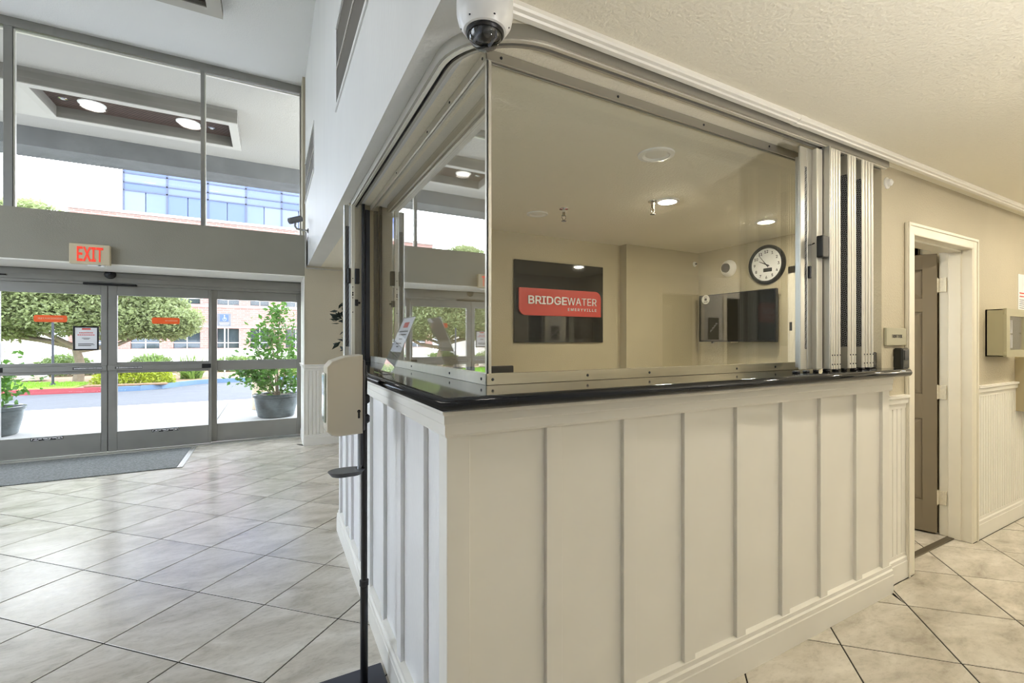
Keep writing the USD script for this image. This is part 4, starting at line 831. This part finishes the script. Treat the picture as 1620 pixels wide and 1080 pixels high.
# hallway plant, only a few leaves show past the grille
hp = thing('tall_houseplant', 'dark-leaved tall plant in the hallway, a few leaves showing left of the grille post', 'plant', (.98, 5.5, 0))
MB().lathe([(0, .002), (.14, .002), (.18, .34), (.19, .36), (.17, .36), (.16, .32), (0, .32)], (.98, 5.5, 0), 'z', 28).build('pot', dark_metal_m, hp)
MB().tube([(.98, 5.5, .3), (.95, 5.5, .9), (.88, 5.5, 1.4), (.78, 5.5, 1.72)], [.016, .014, .01, .005], 8).build('stem', bark_m, hp)
pts = np.vstack([np.c_[r_.normal(.69, .035, 26), r_.normal(5.5, .04, 26), r_.normal(1.66, .05, 26)], np.c_[r_.normal(.80, .07, 60), r_.normal(5.5, .08, 60), r_.normal(1.6, .14, 60)], np.c_[r_.normal(.76, .05, 30), r_.normal(5.5, .05, 30), r_.normal(1.40, .08, 30)], np.c_[r_.normal(.95, .1, 60), r_.normal(5.5, .1, 60), r_.uniform(.6, 1.5, 60)]])
leaf_cloud('foliage', pts, .10, dark_leaf, hp, seed=3, long=2.6)

# ------------------------------------------------------------------ outside: canopy, paving, planting, buildings
cs = mat('concrete_paving', (172, 171, 168), .8, var=.05, vscale=1.5); asphalt_m = mat('asphalt', (92, 93, 97), .85, var=.05, vscale=2); soil_m = mat('bark_mulch', (150, 122, 96), .95, var=.2, vscale=9)
lawn_m = mat('lawn_ground', (136, 168, 66), .95, var=.25, vscale=30); redc_m = mat('red_kerb_paint', (158, 66, 70), .6, var=.06, vscale=4); bluec_m = mat('blue_kerb_paint', (92, 118, 146), .6, var=.06, vscale=4)
sw = thing('sidewalk', kind='structure', loc=(-1, 10, 0)); xj = [-12.94, -11.21, -9.48, -7.75, -6.02, -4.29, -2.56, -.83, .90, 2.63, 4.36, 6.09, 7.82]; yj = [7.80, 13.1]
for a, b in zip(xj[:-1], xj[1:]): B(a + .006, b - .006, yj[0], yj[1], -.12, -.004, .006).build('slab', cs, sw)
B(-14, 9, 7.80, 13.08, -.2, -.06).build('joint_bed', grout_m, sw)
struct('road', B(-60, 60, 13.1, 60, -.3, -.10), asphalt_m)
cp = thing('canopy', kind='structure', loc=(-3, 10, 5.2)); B(-12, 2.0, 7.76, 12.2, 5.20, 5.5).build('soffit', stucco_m, cp); B(-12, 2.0, 11.5, 12.2, 4.86, 5.20).build('edge_beam', mat('beam_concrete', (106, 107, 106), .8, var=.18, vscale=3, bump=.3, bscale=15), cp)
B(-12, 2.0, 7.76, 12.2, 5.5, 5.9).build('roof', stucco_m, cp)
for x in (-3.9, .56):
    B(x - .02, x + .02, 7.75, 7.80, 0, 5.2).build('edge_strip', door_alu_m, cp)
tray('brown slatted light tray with white rim hanging under the entrance canopy outside', -4.80, -.475, 9.03, 10.27, 4.98, 5.20, [(-2.462, 9.80), (-1.229, 9.82)], [(-2.80, 9.80), (-.90, 9.88)], 2.0, rim=.125, left=1.825)
def kerb(name, pts, m, label):
    p = np.array(pts, float); k = thing(name, label, 'kerb', (*p[0], -.1), kind='structure'); w = .16
    for i in range(len(p) - 1):
        d = p[i + 1] - p[i]; L = np.linalg.norm(d); d /= L; n_ = np.array([-d[1], d[0]])
        MB().prism([tuple(p[i]), tuple(p[i + 1]), tuple(p[i + 1] + n_ * w), tuple(p[i] + n_ * w)], -.10, .045, 'z').build('kerb_piece', m, k, smooth=False)
def arcpts(cx, cy, r, a0, a1, n): return [(cx + r * math.cos(a), cy + r * math.sin(a)) for a in np.radians(np.linspace(a0, a1, n))]
kerb('kerb_red', [(-16, 18.3), (-12.0, 18.15), (-9.0, 18.05), (-6.4, 17.95), (-4.0, 17.85)], redc_m, None)
blue = [(-4.0, 17.85), (-3.4, 17.9), (-2.95, 18.25), (-2.6, 18.9), (-2.2, 19.5), (-1.7, 19.85), (-.6, 19.95), (2.5, 20.0), (6, 20.0)]
kerb('kerb_blue', blue, bluec_m, None)
bed = [(-16, 18.3), (-4.0, 17.9)] + [(x, y + .05) for x, y in blue[1:]] + [(6, 26), (-16, 26)]
struct('planting_bed', MB().prism(bed, -.12, .03, 'z'), soil_m)
struct('far_ground', B(-40, 40, 26, 60, -.2, .10), mat('far_paving', (214, 208, 200), .9))
g_ = thing('lawn', 'strip of short bright green lawn behind the red kerb', 'lawn', (-9, 19.5, .03), kind='stuff')
MB().prism([(-15.9, 18.5), (-4.95, 18.15), (-5.0, 19.6), (-7, 21.3), (-15.9, 22)], .031, .055, 'z').build('ground', lawn_m, g_)
rg = np.random.default_rng(8); N = 9000; gx = rg.uniform(-14, -5.0, N); gy = 18.3 + rg.uniform(0, 1, N) * np.clip(1.2 + (-gx - 4.5) * .6, 0, 3.2)
leaf_cloud('blades', np.c_[gx, gy, np.full(N, .05)], .07, leaf_mat('grass_blades', (130, 170, 50), (196, 216, 96)), g_, up=2.2, seed=4, long=5)
def tree(name, label, x, y, z, h0, crown, n, size, m, seed, branches, trunk=.12):
    t = thing(name, label, 'tree', (x, y, z)); rr_ = np.random.default_rng(seed); q = MB()
    q.tube([(x, y, z), (x + .05, y, z + h0 * .5), (x - .08, y, z + h0)], [trunk * 1.25, trunk, trunk * .85], 10)
    for bx_, by_, bz_, r0 in branches:
        s0 = np.array([x - .05, y, z + h0 * rr_.uniform(.72, .98)]); e0 = np.array([x + bx_, y + by_, z + bz_]); mid = (s0 + e0) / 2 + [0, 0, -.12 + rr_.uniform(-.1, .25)]
        q.tube([s0, mid, e0], [r0, r0 * .75, r0 * .4], 8)
    q.build('trunk', bark_m, t)
    P = []
    for cx_, cy_, cz_, rx, ry, rz, k in crown:
        d = rr_.normal(size=(int(n * k), 3)); d /= np.linalg.norm(d, axis=1, keepdims=True); rad = rr_.uniform(.25, 1, len(d)) ** .45
        p = d * rad[:, None] * [rx, ry, rz] + [x + cx_, y + cy_, z + cz_]; P.append(p)
    P = np.vstack(P); P = P[meshkit.fbm(P * 1.1, 3, seed) > .40]
    leaf_cloud('crown', P, size, m, t, up=.2, seed=seed, long=1.9); return t
br = [(-2.6, .3, 1.9, .10), (-1.5, -.6, 2.6, .09), (.6, .3, 2.9, .10), (2.0, -.2, 1.75, .09), (2.6, .4, 2.3, .07), (-.4, .8, 3.2, .08), (-3.6, -.3, 2.2, .07)]
tree('lawn_tree', 'broad low tree with grey branching trunk on the lawn outside the left door', -5.6, 20.9, .03, 1.25,
     [(-1.6, 0, 3.0, 2.3, 1.8, 1.35, .9), (1.0, 0, 2.75, 2.1, 1.7, 1.1, .8), (-3.4, -.2, 2.5, 1.6, 1.4, 1.0, .45), (2.2, -.1, 2.15, 1.3, 1.2, .8, .4), (-.6, .2, 4.0, 2.2, 1.8, 1.2, .8), (-2.4, -.3, 2.15, 2.3, 1.5, .85, .6), (-.2, -.5, 2.2, 1.6, 1.2, .7, .4), (1.3, -.2, 2.0, 1.7, 1.3, .65, .45), (-3.0, -.5, 1.85, 1.7, 1.2, .6, .4), (-1.3, .3, 5.2, 1.2, 1.1, .75, .45)], 26000, .125, tree_leaf, 21, br)
def shrub(name, label, x, y, z, rx, ry, rz, n, size, m, seed, cat='shrub', group=None):
    t = thing(name, label, cat, (x, y, z), group=group); rr_ = np.random.default_rng(seed); d = rr_.normal(size=(n, 3)); d /= np.linalg.norm(d, axis=1, keepdims=True); d[:, 2] = np.abs(d[:, 2])
    p = d * (rr_.uniform(.3, 1, n) ** .4)[:, None] * [rx, ry, rz] + [x, y, z]; p = p[meshkit.fbm(p * 2.5, 2, seed) > .36]
    q = MB()
    for k in range(7): a = rr_.uniform(0, 6.28); q.tube([(x, y, z), (x + rx * .6 * math.cos(a), y + ry * .6 * math.sin(a), z + rz * .7)], [.02, .008], 6)
    q.build('stems', bark_m, t); leaf_cloud('foliage', p, size, m, t, up=.5, seed=seed); return t
shrub('clipped_hedge', 'low yellow-green clipped hedge behind the blue kerb corner', -3.75, 18.9, .03, 1.05, .55, .62, 5200, .085, hedge_leaf, 31, 'hedge')
B(-4.75, -2.8, 18.10, 18.33, .031, .10, .03).build('dry_litter', mat('dry_litter', (128, 104, 80), .95, var=.3, vscale=30), None, label='patch of dry brown litter under the clipped hedge', cat='leaf litter', kind='stuff', at=(-3.8, 18.5, .03))
for k, (x, y, L, lab) in enumerate(((-2.5, 20.7, .95, 'large clump of strappy pale green leaves behind the blue kerb, centre of the right door'), (-.75, 22.6, .85, 'clump of strappy leaves behind the blue kerb beside the door post'), (.75, 21.2, .75, 'clump of strappy leaves behind the blue kerb right of the parking sign'), (2.3, 22.6, .8, 'clump of strappy leaves behind the potted bush'), (-3.9, 22.8, .9, 'clump of strappy leaves behind the clipped hedge'))):
    t = thing('strappy_clump', lab, 'plant', (x, y, .03)); tuft('leaves', x, y, .03, 150, L, grass_leaf, t, seed=40 + k, w=.028)
for k, (x, y, rx, rz, lab) in enumerate(((-9.8, 24.2, 1.2, 1.0, 'loose pale shrub far left behind the lawn'), (-7.0, 24.8, 1.0, .8, 'loose pale shrub behind the lawn tree trunk, left'), (-4.4, 25.1, .95, .75, 'loose pale shrub behind the hedge'), (-1.3, 25.0, 1.1, .62, 'loose pale shrub behind the parking sign'), (1.3, 25.0, 1.1, .62, 'loose pale shrub behind the potted bush, far row'))):
    shrub('pale_shrub', lab, x, y, .05, rx, .8, rz, 2600, .12, shrub_leaf, 50 + k)
for k, (x, y, r) in enumerate(((-8.6, 22.4, .42), (-7.0, 22.0, .36), (-4.55, 20.9, .32))):
    t = trimesh.creation.icosphere(3, 1.0); v = t.vertices * [r, r * .8, r * .62]; v = v * (1 + .25 * (meshkit.fbm(v * 4 + k * 7, 3, k) - .5))[:, None]
    v[:, 2] = np.maximum(v[:, 2], -.06); MB().add(v + [x, y, .118], t.faces).build('boulder', mat('boulder_%d' % k, (206, 196, 182), .9, var=.1, vscale=5), None, smooth=True, label=['large pale boulder on the lawn left of the tree', 'pale boulder just left of the tree trunk', 'small pale boulder right of the tree trunk'][k], cat='rock', at=(x, y, .05))
fp = thing('lamp_post', 'thin dark post standing on the lawn left of the tree trunk', 'post', (-5.65, 19.0, .056))
MB().tube([(-5.65, 19.0, .057), (-5.65, 19.0, 1.95)], .03, 10).build('post', dark_metal_m, fp); MB().lathe([(0, .057), (.07, .057), (.06, .12), (.03, .14)], (-5.65, 19.0, 0), 'z', 14).build('foot', dark_metal_m, fp)
ps = thing('parking_sign', 'white accessible parking sign on a thin post behind the blue kerb', 'sign', (-1.46, 20.3, .03))
MB().tube([(-1.46, 20.33, .03), (-1.46, 20.33, 2.4)], .025, 10).build('post', alu_m, ps); B(-1.68, -1.26, 20.29, 20.305, 1.93, 2.40, .003).build('plate', mat('sign_plate', (116, 118, 122), .5), ps)
q = MB().box(-1.60, -1.34, 20.286, 20.291, 2.11, 2.36); q.build('blue_panel', mat('sign_blue', (84, 104, 146), .5), ps)
q = MB().lathe([(.05, 0), (.062, 0), (.062, .003), (.05, .003)], (-1.46, 20.286, 2.19), '-y', 18); q.box(-1.475, -1.445, 20.282, 20.287, 2.19, 2.29); q.box(-1.475, -1.40, 20.282, 20.287, 2.22, 2.24); q.lathe([(0, 0), (.022, 0), (0, .003)], (-1.46, 20.286, 2.32), '-y', 12); q.box(-1.62, -1.31, 20.286, 20.2895, 2.03, 2.06); q.box(-1.60, -1.34, 20.286, 20.2895, 1.97, 2.0); q.build('symbol', mat('sign_white', (170, 174, 182), .5), ps)
pg = thing('potted_bush', 'leafy green bush in a round dark glazed pot outside the right sidelight', 'potted plant', (.10, 9.85, 0))
MB().lathe([(0, .0), (.27, .0), (.30, .02), (.345, .22), (.36, .36), (.385, .375), (.39, .42), (.375, .43), (.35, .42), (.345, .38), (0, .38)], (.10, 9.85, -.004), 'z', 40).build('pot', usdkit.material(stage, '/World/Looks/glazed_pot', {'g': ('geometry', {}), 'n': ('noise_texture', {'scale': 5.0, 'detail': 4.0}), 'r': ('rgb_ramp', {'ramp': [(.3, c(30, 36, 36)), (.7, c(78, 86, 86))]}), 'p': ('principled_bsdf', {'roughness': .2})}, [('g.position', 'n.vector'), ('n.fac', 'r.fac'), ('r.color', 'p.base_color')], surface='p.BSDF'), pg)
MB().lathe([(0, .39), (.34, .385)], (.10, 9.85, -.004), 'z', 30).build('soil', terra_m, pg)
stems = [((.12, 9.85), (.16, 9.86, 1.95), .020), ((.09, 9.86), (-.25, 9.8, 1.35), .014), ((.08, 9.84), (-.45, 9.82, .85), .013), ((.14, 9.85), (.45, 9.9, 1.1), .013), ((.13, 9.85), (.40, 9.85, 1.75), .010), ((.1, 9.83), (-.15, 9.75, .8), .012), ((.1, 9.85), (.0, 9.8, 1.6), .012), ((.12, 9.84), (.5, 9.8, .7), .010)]
q = MB(); P = []
for (a, b), e0, r0 in stems:
    s0 = np.array([a, b, .37]); e0 = np.array(e0); mid = (s0 * .55 + e0 * .45) + [r_.normal() * .03, r_.normal() * .03, .05]; q.tube([s0, mid, e0], [r0, r0 * .8, r0 * .35], 7)
    for t in np.linspace(.35, 1.05, 16):
        pnt = (1 - t) ** 2 * s0 + 2 * t * (1 - t) * mid + t * t * e0; P.append(pnt + r_.normal(size=(9, 3)) * [.085, .085, .07])
q.build('stems', bark_m, pg); P.append(np.c_[r_.normal(-.28, .18, 240), r_.normal(9.83, .13, 240), r_.normal(.84, .12, 240)]); P.append(np.c_[r_.normal(-.05, .13, 160), r_.normal(9.83, .11, 160), r_.normal(1.45, .2, 160)]); P.append(np.c_[r_.normal(.12, .07, 80), r_.normal(9.85, .07, 80), r_.normal(1.9, .09, 80)])
leaf_cloud('foliage', np.vstack(P), .095, pot_leaf, pg, up=.3, seed=9)
pg2 = thing('potted_bush', 'leafy green bush outside at the left edge of the left door glass', 'potted plant', (-3.62, 9.85, 0))
MB().lathe([(0, .0), (.27, .0), (.30, .02), (.345, .22), (.36, .36), (.385, .375), (.39, .42), (.375, .43), (.35, .42), (.345, .38), (0, .38)], (-3.62, 9.85, -.004), 'z', 40).build('pot', UsdShade.Material.Get(stage, '/World/Looks/glazed_pot'), pg2)
MB().tube([(-3.62, 9.85, .37), (-3.6, 9.85, .9), (-3.62, 9.85, 1.5)], [.02, .016, .006], 7).build('stems', bark_m, pg2)
leaf_cloud('foliage', np.c_[r_.normal(-3.62, .17, 600), r_.normal(9.85, .15, 600), r_.normal(.78, .2, 600)], .095, pot_leaf, pg2, up=.3, seed=10)
bn = thing('litter_bin', 'tan cylindrical litter bin half hidden behind the potted bush', 'bin', (-.12, 11.1, 0))
MB().lathe([(0, 0), (.22, 0), (.23, .03), (.23, .78), (.24, .80), (.24, .84), (.20, .86), (0, .87)], (-.10, 11.1, -.003), 'z', 32).build('body', mat('bin_tan', (206, 186, 156), .6), bn); MB().lathe([(.2305, .68), (.236, .68), (.236, .72), (.2305, .72)], (-.10, 11.1, 0), 'z', 32).build('band', mat('bin_band', (170, 148, 120), .6), bn)

# brick office building
brick_m = usdkit.material(stage, '/World/Looks/pale_brick', {'g': ('geometry', {}), 'sx': ('separate_xyz', {}), 'cx': ('combine_xyz', {}), 'b': ('brick_texture', {'scale': 1.0, 'brick_width': .42, 'row_height': .14, 'mortar_size': .012, 'color1': c(138, 100, 90), 'color2': c(152, 114, 104), 'mortar': c(152, 140, 132)}), 'p': ('principled_bsdf', {'roughness': .85})},
    [('g.position', 'sx.vector'), ('sx.x', 'cx.x'), ('sx.z', 'cx.y'), ('cx.vector', 'b.vector'), ('b.color', 'p.base_color')], surface='p.BSDF')
bb = thing('brick_building', 'pale pink brick office building with rows of dark windows beyond the planting', 'building', (0, 40, .1))
WX = [(-10.6, -9.2), (-8.14, -6.6), (-5.85, -4.32), (-3.32, -2.0), (-1.28, -.10), (1.03, 2.4), (3.3, 4.7), (5.6, 7.0)]; FL = [(.88, 2.28), (4.0, 5.5), (6.9, 8.4)]
wall = sbox(-11.2, .1, 12, 10.0).difference(unary_union([sbox(a, z0, b, z1) for a, b in WX for z0, z1 in FL]))
MB().prism(wall, 40.0, 40.35, 'y').build('facade', brick_m, bb, smooth=False); B(-11.2, 12, 40.35, 52, .1, 9.9).build('body', brick_m, bb, smooth=False)
B(-11.3, 12, 39.92, 40.3, 9.86, 10.05).build('parapet_cap', stucco_m, bb); B(-11.22, 12, 39.94, 40.0, .1, .82).build('plinth', stucco_m, bb)
B(-11.22, 12, 39.95, 40.0, 3.80, 3.97).build('sill_band', stucco_m, bb); B(-11.22, 12, 39.95, 40.0, 2.33, 2.45).build('lintel_band', stucco_m, bb)
win_m = mat('office_window', (46, 54, 58), .06, spec=.9); wfr_m = mat('window_frame_grey', (214, 214, 214), .5)
for fl, (z0, z1) in enumerate(FL):
    for a, b in WX:
        x = (a + b) / 2; fr = MB().box(x - .03, x + .03, 40.17, 40.21, z0, z1).box(a, b, 40.17, 40.21, z0 + .36, z0 + .42)
        w_ = B(a, b, 40.21, 40.26, z0, z1).build('window', win_m, bb, smooth=False); fr.build('glazing_bars', wfr_m, Node(w_.path, bb.loc), smooth=False)
gt_ = thing('glass_tower', 'tall pale blue glass office building rising behind the brick building', 'building', (0, 70, 0))
gl = [mat('tower_glass_%d' % k, col, .3, spec=.3) for k, col in enumerate(((82, 96, 138), (94, 106, 144), (104, 114, 146)))]
gx_ = [-14.87 + 4.05 * k for k in range(8)]; gz = [2, 6.2, 10.4, 14.6, 18.95, 19.85, 20.95, 22.05, 23.2, 27.4, 31.6]
B(-14.87, gx_[-1], 70.3, 84, 0, 31.6).build('core', gl[2], gt_, smooth=False)
for i in range(len(gx_) - 1):
    for j in range(len(gz) - 1):
        tall = gz[j + 1] - gz[j] > 2; xm = (gx_[i] + gx_[i + 1]) / 2
        for a, b in ((gx_[i], xm), (xm, gx_[i + 1])) if tall else ((gx_[i], gx_[i + 1]),):
            B(a + .05, b - .05, 70.05 + .02 * R.random(), 70.3, gz[j] + .05, gz[j + 1] - .05).build('pane', gl[int(R.integers(3))], gt_, smooth=False)
mul = mat('tower_mullion', (66, 72, 88), .5)
for x in gx_: B(x - .08, x + .08, 69.98, 70.3, 2, 31.6).build('mullion', mul, gt_, smooth=False)
for z in gz[:-1]: B(-14.87, gx_[-1], 69.98, 70.3, z - .07, z + .07).build('transom_bar', mul, gt_, smooth=False)
# low white arcade left of the brick building
wa = thing('white_arcade', 'low white open arcade with square posts far left beyond the lawn tree', 'building', (-16, 36, .1))
B(-24, -11.6, 36, 39, 2.5, 3.1).build('roof_slab', stucco_m, wa)
for k in range(7): B(-23.6 + 1.95 * k, -23.2 + 1.95 * k, 36.1, 36.5, .1, 2.5).build('post', stucco_m, wa)
B(-24, -11.6, 38.7, 39, .1, 2.5).build('back_wall', mat('arcade_wall', (222, 214, 204), .8), wa)
